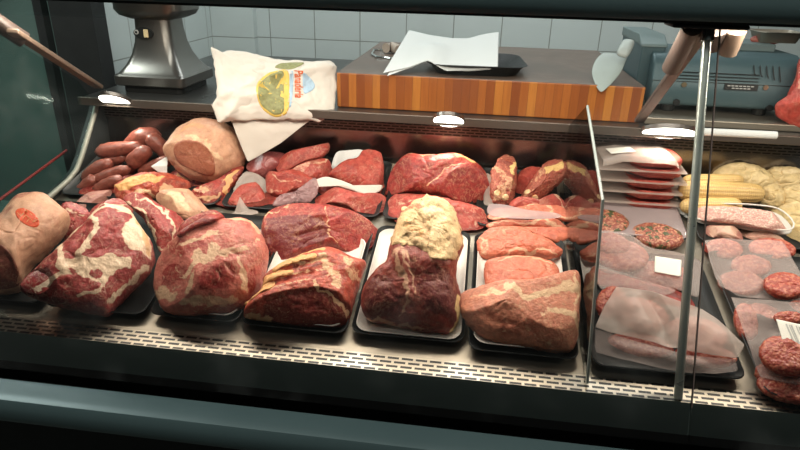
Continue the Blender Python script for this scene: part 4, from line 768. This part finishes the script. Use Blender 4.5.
for o_, b_, lab, ms, bones in (([(493, 171), (499, 161), (506, 155), (514, 158), (516, 168), (515, 182), (514, 194), (511, 204), (503, 206), (491, 204), (489, 192), (490, 180)], (502, 207), 'upright knobbly bone piece right of the large beef round', [('f', .4, 's', [(496, 172), (508, 182), (500, 198)], 8), ('d', .6, 's', [(502, 162), (510, 164)], 8), ('y', .7, 's', [(514, 160), (515, 172)], 4)], [(497, 196, 3.4), (505, 200, 3.4)]),
        ([(523, 194), (529, 185), (535, 176), (544, 166), (551, 161), (561, 162), (568, 167), (566, 174), (558, 184), (549, 192), (541, 200), (534, 204), (526, 201)], (536, 206), 'knobbly bone piece with cream end leaning at the glass divider', [('y', .9, 'p', [(547, 170), (556, 163), (562, 164), (560, 173), (552, 178), (546, 177)], 2), ('f', .35, 's', [(535, 182), (545, 172)], 5), ('d', .5, 's', [(530, 192), (542, 188)], 7)], [(527, 193, 3.2), (535, 199, 3.2)])):
    g = lump('oxtail', lab, 'meat', o_, atY(b_[0], b_[1], .52), M['oxtail'], OX, e=34, front=.04, back=.04, amp=.006, freq=60, masks=ms)
    for x, y, r in bones: g.patch('bone_end', ell(x, y, r, r*.9, 0, 10), M['bone'], lift=.001, dome=.004, N=24, K=5, masks=[('f', 1, 's', [(x, y), (x, y)], 9)])
lump('meat_piece', 'smooth red meat between the two knobbly bone pieces', 'meat', [(515, 182), (520, 173), (529, 168), (541, 169), (540, 176), (533, 183), (526, 190), (520, 195), (514, 193)], atY(526, 197, .56), M['beef_red'], e=38, front=.03, back=.03)
lump('meat_piece', 'red meat with white fat rim below the cream ended bone piece', 'meat', [(510, 203), (520, 198), (532, 203), (541, 201), (549, 197), (557, 195), (564, 200), (568, 208), (556, 212), (535, 212), (518, 210)], atY(540, 213, .47), M['beef_red'], e=42, front=.025, back=.03, masks=[('f', .9, 's', [(552, 196), (560, 199), (567, 208)], 2)])
lump('paper_wrap', 'pale paper strip left of the upright bone piece', 'paper', [(485, 177), (489, 174), (492, 180), (491, 195), (493, 206), (484, 207)], atY(488, 207, .505), M['wrap_thick'], e=32, front=.006, back=.004, K=12, N=60)
# ------------------------------------------------------------------ right of the divider
ST = 'stacked steak packs'
for k in range(5):
    yb = 211.5-k*10.8; z0 = Vector(atY(645, yb, .53))
    lab = ('lowest', 'second lowest', 'middle', 'second from top', 'topmost')[k]+' red steak in the stack of paper wrapped packs'
    x0, x1 = .425+.006*(k % 2), .575-.006*(k % 3)
    zz = z0.z
    rg_ = lambda w, d, z, rr_=.045: rrect(w, d, rr_, z, 6, (x0+x1)/2-x0, 0)
    w_, d_ = x1-x0, .15
    mb = MB().rings([rg_(w_*.9, d_*.9, 0), rg_(w_*.98, d_*.97, .004), rg_(w_, d_, .011), rg_(w_*.98, d_*.97, .018), rg_(w_*.88, d_*.88, .0225)])
    mb.v = [(a, b, c+.003*mn.noise(Vector((a*40+k*9, b*40, c*40)))) for a, b, c in mb.v]
    o = tag(mb.obj('steak_pack', M['beef_red'], None, (x0, .60, zz+.0045), smooth=True, sharp=80), lab, 'meat', ST)
    sh = MB().rings([rrect(.245+.012*(k % 2), .165, .012, .0, 4), rrect(.245+.012*(k % 2), .165, .012, .0008, 4)])
    # each sheet sags a little past the meat it carries
    bm = [(a, b, c-.012*max(0, abs(a)/.12-.75)*(1 if a < 0 else .4)-(.008 if b < -.07 else 0)+.0025*mn.noise(Vector((a*30+k*5, b*30, 0)))) for a, b, c in sh.v]; sh.v = bm
    tag(sh.obj('paper_sheet', M['wrap_thick'], None, (.455, .60, zz+.0018)), ('lowest', 'second lowest', 'middle', 'second highest', 'highest')[k]+' paper sheet between the stacked red steaks', 'paper', 'paper sheets in the steak stack')
gx, gy = 24, 14; v = []; f = []
for j in range(gy+1):
    for i in range(gx+1):
        a, b = -.10+.195*i/gx, -.085+.165*j/gy
        over = max(0, -.075-b)*1.2+max(0, -.05-a)*.32+max(0, a-.085)*1.0
        v.append((a, b, -over+.003*mn.noise(Vector((a*22, b*22, 3)))+.002*mn.noise(Vector((a*60, b*60, 1)))))
f = [(j*(gx+1)+i, j*(gx+1)+i+1, (j+1)*(gx+1)+i+1, (j+1)*(gx+1)+i) for j in range(gy) for i in range(gx)]
o = mobj('paper_wrap', v, f, M['wrap_thick'], None, (.452, .60, zz+.0315)); sd = o.modifiers.new('thickness', 'SOLIDIFY'); sd.thickness = .0006
tag(o, 'loose greaseproof paper folded over the top of the red steak stack', 'paper')
lbm = MB().slab([(-.034, -.022, 0), (.034, -.022, 0), (.034, .026, 0), (-.034, .026, 0)], .0006, (0, 0, 1)); o = lbm.obj('price_label', M['label'], None, (.405, .575, zz+.0335)); o.rotation_euler = (0, R(-6), R(8))
tag(o, 'white label lying on top of the stacked red steaks', 'label')
def patty(name, lab, cx, cy, rx, ry, rot, Y, mat, th=.011, e=70, grp=None, up=0, on=None):
    return lump(name, lab, 'burger', ell(cx, cy, rx, ry, rot, 18), lift(atY(cx, cy, Y), up) if on is None else onp((cx, cy), on.p0+on.n*(th+.004), on.n), mat, grp, e=e, front=th, back=th, p=4.5, q=2.2, amp=.0022, freq=70, N=90, K=18, floor=None)
HB = 'herbed burgers behind the wrapped packs'
patty('burger_patty', 'left herbed burger half hidden by the glass divider', 604, 223, 25, 12, 6, .45, M['mince_herb'], .016, grp=HB)
patty('burger_patty', 'right herbed burger with green specks beside the chrome post', 657, 236.5, 27, 11.5, 9, .41, M['mince_herb'], .016, grp=HB)
trayobj('film_pad', 'clear film sheet under the herbed burgers', 'packing film', .29, .57, .40, .56, M['cling'], .006, .004, .02, .012)
# upper flat pack with its white label
WP = 'paper wrapped meat packs right of divider'
patty('burger_patty', 'red burger edge peeping out left of the upper wrapped pack', 612, 244, 18, 10, 10, .30, M['mince_bright'], .012)
patty('burger_patty', 'pale burger under paper at left of the upper wrapped pack', 622, 256, 27, 15, 8, .27, M['mince'], .012, up=-.004)
patty('burger_patty', 'burger under paper near label of the upper wrapped pack', 662, 277, 30, 15, 8, .235, M['mince'], .012, up=-.006)
lump('paper_wrap', 'upper flat paper pack with white label beside the chrome post', 'paper', [(599, 233), (618, 232), (632, 236), (650, 247), (670, 251), (690, 256), (703, 264), (701, 280), (698, 297), (684, 292), (650, 282), (625, 275), (598, 268)], lift(D(650, 300), .040), M['wrap'], e=60, front=.004, back=.001, both=True, N=120, K=24, amp=.0025, freq=28, bumps=[('s', [(615, 250), (628, 255)], 22, .010), ('s', [(662, 274), (668, 276)], 24, .007)], floor=None)
lump('price_label', 'white square label on the upper flat wrapped pack', 'label', [(655, 256), (682, 260), (681, 277), (654, 272)], lift(D(650, 300), .054), M['label'], e=60, front=.0005, back=.0005, smooth=False, K=6, N=40, amp=0, floor=None)
lump('meat_slice', 'dark red meat sliver showing under the upper wrapped pack', 'meat', [(598, 268), (620, 275), (650, 284), (680, 292), (697, 298), (698, 306), (680, 308), (650, 300), (620, 290), (600, 284)], lift(D(650, 306), .018), M['beef'], e=58, front=.012, back=.010, K=20, masks=[('d', .6, 's', [(640, 288), (690, 300)], 8)])
lump('paper_wrap', 'pale paper underside of the upper wrapped pack', 'paper', [(596, 266), (620, 272), (652, 282), (676, 290), (660, 296), (636, 294), (612, 288), (600, 288)], lift(D(650, 306), .038), M['wrap'], e=58, front=.001, back=.001, both=True, K=14, N=80, amp=.001, floor=None)
# front paper pack
patty('burger_patty', 'red burger showing left of the front wrapped pack', 611, 303, 15, 17, 20, .12, M['mince_bright'], .011, e=60)
patty('burger_patty', 'burger under front paper pack at left', 640, 316, 30, 17, 14, .10, M['mince'], .012, e=64)
patty('burger_patty', 'burger under front paper pack beside the chrome post', 697, 335, 32, 17, 12, .065, M['mince'], .012, e=64)
patty('burger_patty', 'lower burger of the front pack near the tray edge', 706, 356, 31, 11, 8, .002, M['mince_bright'], .010, e=66)
patty('burger_patty', 'lower left burger of the front pack', 640, 346, 34, 12, 8, .034, M['mince'], .010, e=66)
lump('paper_wrap', 'large greaseproof sheet folded over the front wrapped pack', 'paper', [(616, 287), (634, 289), (652, 291), (676, 300), (702, 309), (718, 320), (732, 333), (745, 345), (741, 352), (737, 358), (712, 356), (690, 351), (666, 345), (630, 337), (608, 332), (595, 327), (603, 308)], lift(D(668, 360), .042), M['wrap_thick'], e=58, front=.001, back=.001, both=True, smooth=False, N=130, K=30, amp=.0022, freq=22, bumps=[('s', [(635, 310), (640, 322)], 24, .014), ('s', [(700, 330), (712, 340)], 26, .012), ('t', [(650, 300), (664, 322), (668, 342)], 12, -.012)], floor=None)
lump('paper_wrap', 'lower greaseproof sheet of the front wrapped pack', 'paper', [(595, 329), (625, 338), (660, 348), (690, 356), (722, 358), (736, 359), (738, 371), (716, 374), (690, 373), (660, 368), (625, 360), (594, 352)], lift(D(668, 372), .022), M['wrap'], e=56, front=.001, back=.001, both=True, smooth=False, N=110, K=20, amp=.002, bumps=[('s', [(620, 346), (700, 366)], 12, .008)], floor=None)
# corn-like yellow cobs
CB = 'yellow cobs at the back right'
def cob(a, b, r, Y, lab):
    A, B = Vector(atY(a[0], a[1], Y)), Vector(atY(b[0], b[1], Y)); d = (B-A); Ln = d.length; d.normalize(); u_ = d.orthogonal().normalized(); w_ = d.cross(u_); r = r/FPX*(Y+1.0)/.98*1.02
    nl, na = int(Ln/.0055)*4, 64; v = []; kern = []
    for i in range(nl+1):
        t = i/nl; e_ = abs(2*t-1); rr = r*max(.05, (1-e_**7)**.5)*(1-.10*t)
        for j in range(na):
            th = 2*math.pi*j/na; k1 = abs(math.sin(math.pi*t*nl/4)); k2 = abs(math.sin(8*th)); kk = min(1, 1.6*k1**.6)*min(1, 1.6*k2**.6); q = rr*(.93+.07*kk)
            v.append(A+d*Ln*t+(u_*math.cos(th)+w_*math.sin(th))*q); kern.append((kk, 0, 0, 1))
    f = [(i*na+j, i*na+(j+1) % na, (i+1)*na+(j+1) % na, (i+1)*na+j) for i in range(nl) for j in range(na)]+[tuple(range(na))[::-1], tuple(range(nl*na, (nl+1)*na))]
    c = (A+B)/2; o = mobj('corn_cob', [x-c for x in v], f, M['corn'], None, c); at = o.data.attributes.new('kern', 'FLOAT_COLOR', 'POINT'); at.data.foreach_set('color', [x for k in kern for x in k])
    return tag(o, lab, 'corn', CB)
cob((678, 191), (764, 194), 12, .56, 'largest yellow corn cob lying behind the chrome post')
cob((680, 206), (742, 205), 8.5, .52, 'small yellow corn cob below the largest one')
cob((682, 181), (744, 180), 7, .62, 'rearmost corn cob behind the largest one')
lump('paper_wrap', 'white paper twist under the left end of the corn cobs', 'paper', [(676, 207), (686, 212), (700, 222), (694, 227), (684, 220)], atY(688, 226, .50), M['paper'], e=40, front=.004, back=.003, K=10, N=50)
# white tray with pale minced roll
t = lump('foam_tray', 'small white foam tray tilted under pale minced meat', 'tray', [(690, 208), (700, 207), (725, 208), (750, 209), (776, 213), (791, 226), (788, 234), (768, 233), (733, 227), (697, 223), (692, 215)], lift(atY(735, 234, .48), .035), M['foam'], e=52, front=.004, back=.012, p=6, amp=0)
MB().tube([Vector(v)-Vector(t.obj['org']) for v in t.P3(np.vstack([t.O[::3], t.O[:1]]), np.full(len(t.O[::3])+1, .022))], .0022, 6, cap=False).obj('rim', M['foam'], t.obj, smooth=True)
lump('minced_roll', 'pale pink minced meat filling the small white tray', 'meat', [(696, 213), (704, 208), (725, 208), (750, 210), (774, 214), (786, 224), (784, 230), (768, 230), (735, 224), (702, 220)], lift(atY(735, 232, .468), .042), M['pink_mince'], e=52, front=.018, back=.002, p=3, amp=.003, freq=50, floor=None)
FM = 'filmed pink meat packs'
lump('meat_pack', 'left filmed pink meat pack under the white foam tray', 'meat', [(704, 234), (708, 227), (722, 226), (738, 229), (742, 238), (736, 242), (718, 240), (706, 240)], atY(722, 243, .425), M['grey_meat'], FM, e=48, front=.025, back=.03, masks=[('f', .6, 'p', [(704, 226), (742, 226), (742, 242), (704, 242)], 4)])
lump('meat_pack', 'right filmed pink meat pack under the white foam tray', 'meat', [(738, 238), (744, 231), (760, 231), (776, 236), (784, 243), (772, 246), (752, 244)], atY(760, 246, .43), M['grey_meat'], FM, e=48, front=.025, back=.03, masks=[('f', .55, 'p', [(738, 230), (784, 232), (784, 246), (738, 244)], 4)])
# chicken
CK = 'yellow chicken pieces at far right'
for o_, Y, lab in (([(760, 196), (765, 189), (774, 187), (782, 192), (783, 202), (778, 208), (768, 207), (761, 203)], .56, 'chicken piece directly right of the corn cobs'), ([(780, 200), (785, 191), (796, 188), (808, 190), (815, 200), (810, 210), (795, 210), (783, 208)], .55, 'upper chicken piece at the right edge'),
        ([(774, 212), (784, 206), (800, 204), (816, 210), (820, 226), (812, 240), (796, 238), (782, 228)], .49, 'large chicken piece right of the white foam tray'), ([(780, 236), (790, 234), (804, 238), (818, 246), (816, 262), (804, 262), (792, 252), (783, 246)], .44, 'lowest chicken piece beside the burger packs'),
        ([(716, 178), (726, 168), (745, 166), (762, 172), (768, 182), (756, 188), (735, 186)], .655, 'reflection of chicken built as a solid piece behind the corn cobs'), ([(764, 178), (774, 170), (792, 170), (806, 178), (802, 188), (784, 190), (770, 188)], .65, 'reflection of chicken built as a solid rearmost piece at the right')):  # these two stand for chicken reflected in the back panel
    lump('chicken_piece', lab, 'chicken', o_, atY(sum(q[0] for q in o_)/len(o_), max(q[1] for q in o_), Y), M['chicken'], CK, e=40, front=.035, back=.035, amp=.005, freq=28, masks=[('f', .5, 's', [o_[1], o_[3]], 8), ('d', .4, 's', [o_[5], o_[7 % len(o_)]], 6)], bumps=[('t', [o_[0], o_[3]], 7, -.006)])
# burger packs at far right
BP = 'burgers under paper at far right'
for cx, cy, rx, ry, Y, lab in ((724, 249, 19, 9.5, .37, 'pale burger at the back left corner of the upper burger pack'), (772, 249, 24, 10, .38, 'pale burger at the back right corner of the upper burger pack'), (751, 266, 21, 10, .31, 'middle pale burger of the upper burger pack'), (741, 284, 24, 12.5, .255, 'front pale burger of the upper burger pack')):
    patty('burger_patty', lab, cx, cy, rx, ry, 6, Y, M['mince'], .011, e=64, grp=BP)
lump('meat_piece', 'small bright red piece beside the post at the burger pack', 'meat', [(701, 246), (706, 243), (709, 250), (707, 260), (702, 258)], atY(705, 260, .37), M['beef_red'], e=50, front=.012, back=.012, K=12, N=50)
pw1 = lump('paper_wrap', 'translucent paper over the upper burger pack at far right', 'paper', [(704, 240), (731, 239), (757, 240), (782, 243), (792, 258), (805, 280), (806, 302), (760, 299), (738, 297), (719, 288), (710, 262)], lift(D(755, 299), .028), M['wrap'], e=68, front=.001, back=.001, both=True, smooth=False, N=120, K=26, amp=.0015, bumps=[('p', ell(724, 249, 20, 10), 4, .006), ('p', ell(772, 249, 24, 10), 4, .006), ('p', ell(751, 266, 21, 10), 4, .006), ('p', ell(741, 284, 24, 12), 4, .008)], floor=None)
patty('burger_patty', 'bright red burger lying on top of the upper paper pack', 785, 286, 22, 12.5, 8, .245, M['mince_bright'], .013, e=66, on=pw1)
for k, (cx, cy, Y, lab) in enumerate(((796, 389, -.055, 'lowest burger of the front right stack'), (794, 379, -.035, 'second lowest burger of the front right stack'))):
    patty('burger_patty', lab, cx, cy-2, 40, 17, 8, Y, M['mince_bright'], .011, e=62)
patty('burger_patty', 'burger edge showing at left of the front right paper', 746, 322, 12, 19, -14, .11, M['mince_bright'], .010, e=60)
patty('burger_patty', 'pale burger under the front right paper at its top left', 758, 316, 24, 12, 6, .17, M['mince'], .011, e=64)
patty('burger_patty', 'pale burger under the front right paper at frame edge', 806, 312, 24, 11, 6, .19, M['mince'], .011, e=64)
pw2 = lump('paper_wrap', 'translucent paper sheet over the front right burgers', 'paper', [(731, 297), (756, 299), (781, 301), (810, 303), (826, 340), (830, 384), (800, 385), (776, 381), (760, 377), (753, 359), (744, 332)], lift(D(780, 384), .040), M['wrap'], e=62, front=.001, back=.001, both=True, smooth=False, N=120, K=24, amp=.002, bumps=[('s', [(758, 318), (762, 318)], 18, .008)], floor=None)
patty('burger_patty', 'red burger peeping out above the barcode label', 789, 318, 16, 6, 4, .175, M['mince_bright'], .008, e=62, on=pw2)
patty('burger_patty', 'bright burger below the barcode label on the front right paper', 787, 356, 29, 19, 14, .065, M['mince_bright'], .014, e=62, on=pw2)
lb = lump('barcode_label', 'white printed barcode label leaning on the front right burgers', 'label', [(776, 319), (812, 327), (816, 358), (785, 350)], onp((800, 340), pw2.p0+pw2.n*.030, pw2.n), M['label'], e=60, front=.0006, back=.0006, smooth=False, K=8, N=60, amp=0, floor=None)
for i, (a, b, w) in enumerate((((786, 324), (797, 350), 1.6), ((789, 325), (800, 350), 1.0), ((791, 325), (802, 351), 1.8), ((796, 326), (800, 335), 1.2), ((799, 327), (803, 336), 1.8), ((802, 336), (807, 351), 1.2))):
    A, B = np.array(lb.uv(a)), np.array(lb.uv(b)); d = (B-A)/np.linalg.norm(B-A); n_ = np.array((-d[1], d[0]))*w*lb.px/2
    q = np.array([A-n_, A+n_, B+n_, B-n_]); V = lb.P3(q, np.full(4, .0008))-np.array(lb.obj['org'])
    MB().slab(V, .0003, lb.n).obj('printed_bar', M['ink'], lb.obj)
# ------------------------------------------------------------------ paper bag hanging over the worktop lip
bag = lump('paper_bag', 'crumpled white printed paper bag hanging over the worktop edge', 'paper bag',
    [(211, 47), (215, 49), (219, 53), (230, 50), (245, 52), (261, 55), (275, 59), (288, 61), (310, 61), (330, 61), (337, 66), (337, 85), (336, 104), (333, 114), (326, 119), (320, 123), (308, 120), (296, 121), (280, 121), (262, 119), (246, 121), (230, 121), (218, 123), (212, 105), (217, 98), (216, 84), (214, 70)], atY(275, 121, .570), M['cream_paper'], e=28, front=.022, back=.010, p=3, smooth=False, N=150, K=36, amp=.005, freq=22,
    bumps=[('t', [(217, 98), (240, 92), (255, 84)], 9, .012), ('t', [(230, 118), (240, 100), (262, 96)], 8, .012), ('t', [(246, 76), (290, 74), (332, 68)], 10, .010), ('s', [(232, 80), (262, 78)], 12, -.006)], floor=None)
lump('paper_flap', 'loose corner of the white paper bag hanging over the meat', 'paper', [(230, 118), (250, 116), (285, 118), (312, 119), (300, 128), (281, 143), (264, 153), (248, 162), (241, 146)], atY(262, 118, .576), M['cream_paper'], e=14, front=.001, back=.001, both=True, smooth=False, N=90, K=18, amp=.002, bumps=[('s', [(250, 120), (252, 158)], 14, .006)], floor=None)
pic = bag.patch('printed_rim', [(257, 92), (260, 83), (267, 77), (276, 74.5), (288, 74), (290, 92), (289, 110), (285, 116), (276, 118), (267, 114), (260, 106)], M['ink_yellow'], lift=.0008, skirt=.0004)
bag.patch('printed_scene', [(259, 92), (262, 84), (268, 79), (276, 76), (284, 75.5), (284, 92), (284, 112), (276, 116), (268, 112), (261, 105)], M['ink_green'], lift=.0014, skirt=.0004)
bag.patch('printed_scene', [(276, 71), (280, 66), (290, 64), (304, 64.5), (298, 70), (290, 72.5)], M['ink_green'], lift=.0012, skirt=.0004)
bag.patch('printed_arch', [(303, 77), (308, 78), (313, 83), (315, 88), (311, 93), (304, 95)], M['ink_blue'], lift=.0008, skirt=.0004, N=40, K=6)
bag.patch('printed_band', [(290.5, 76), (293.5, 76), (293, 95), (291.5, 108), (289, 108), (289.5, 92)], M['ink_blue'], lift=.0008, skirt=.0004, N=40, K=5)
tc = bpy.data.curves.new('printed_word', 'FONT'); tc.body = 'Panader\u00eda'; tc.size = 1; tc.offset = .02
to = bpy.data.objects.new('printed_word', tc); COL.objects.link(to)
dg = bpy.context.evaluated_depsgraph_get(); me = bpy.data.meshes.new_from_object(to.evaluated_get(dg)); bpy.data.objects.remove(to)
bm = bmesh.new(); bm.from_mesh(me); bmesh.ops.triangulate(bm, faces=bm.faces); bmesh.ops.subdivide_edges(bm, edges=bm.edges, cuts=1)
co_ = np.array([v.co[:2] for v in bm.verts]); mx = co_[:, 0].max(); o_ = np.array(bag.uv((295, 73.5))); e1 = (np.array(bag.uv((295.3, 100)))-o_)/mx; e2 = (np.array(bag.uv((303.5, 73.8)))-o_)/.72
U_ = o_+co_[:, :1]*e1+co_[:, 1:2]*e2; V_ = bag.P3(U_, bag.hit(U_)+.0012)-np.array(bag.obj['org'])
for v, q in zip(bm.verts, V_): v.co = q
bm.to_mesh(me); me.name = 'printed_word'; me.materials.clear(); me.materials.append(M['ink_orange']); wo = bpy.data.objects.new('printed_word', me); COL.objects.link(wo); wo.parent = bag.obj
# meat hanging at the right end of the worktop
lump('meat_piece', 'large raw red meat on the worktop at the right edge', 'meat', [(800, 62), (797, 72), (794, 84), (788, 96), (778, 104), (776, 110), (782, 117), (792, 123), (808, 127), (830, 124), (840, 100), (832, 72), (815, 60)], atY(800, 126, .64), meat('worktop meat', (176, 62, 54), (214, 160, 140), (130, 40, 38), sc=40, var=.25, marb=.04), e=28, front=.05, back=.05, amp=.006, freq=30, masks=[('f', .5, 's', [(797, 84), (800, 92)], 5)], bumps=[('s', [(792, 100), (800, 115)], 8, .01)], floor=None)
fo = Vector(atY(770, 42, .95)); lump('meat_piece', 'small red meat piece lying in the foil tray', 'meat', [(752, 38), (765, 35), (780, 36), (788, 33), (784, 40), (772, 44), (756, 43)], atY(770, 42, .91), M['beef'], e=40, front=.012, back=.012, K=14, N=70, floor=None)
# ------------------------------------------------------------------ light
def area(name, loc, target, size, sizey, e, col):
    ld = bpy.data.lights.new(name, 'AREA'); ld.shape = 'RECTANGLE'; ld.size = size; ld.size_y = sizey; ld.energy = e; ld.color = col
    o = bpy.data.objects.new(name, ld); COL.objects.link(o); o.location = loc
    o.rotation_euler = (Vector(target)-Vector(loc)).to_track_quat('-Z', 'Y').to_euler(); return o
area('rail_light_bar', (.1, .222, 1.503), (.1, .25, 1.0), 2.4, .03, 19, (1, .87, .73))
area('ceiling_light_behind_counter', (-.2, 1.45, 2.75), (-.2, 1.75, 1.2), 2.4, .4, 29, (.95, .99, 1.0))
area('shop_ceiling_light', (0, -.9, 3.1), (0, -.1, .9), 3.0, .5, 42, (1, .96, .88))
area('left_room_fill', (-2.5, .1, 2.8), (-2.4, 1.0, .9), 0.8, .6, 36, (.93, 1, .95))  # unseen lamp, added to brighten the dark room at left
w = bpy.data.worlds.new('world'); S.world = w; w.use_nodes = True
w.node_tree.nodes['Background'].inputs[0].default_value = (.6, .6, .55, 1); w.node_tree.nodes['Background'].inputs[1].default_value = .06
S.view_settings.view_transform = 'Standard'; S.view_settings.look = 'None'; S.view_settings.gamma = 1; S.view_settings.use_curve_mapping = False
S.view_settings.exposure = -.04
for o in S.objects:
    if 'org' in o.keys(): del o['org']
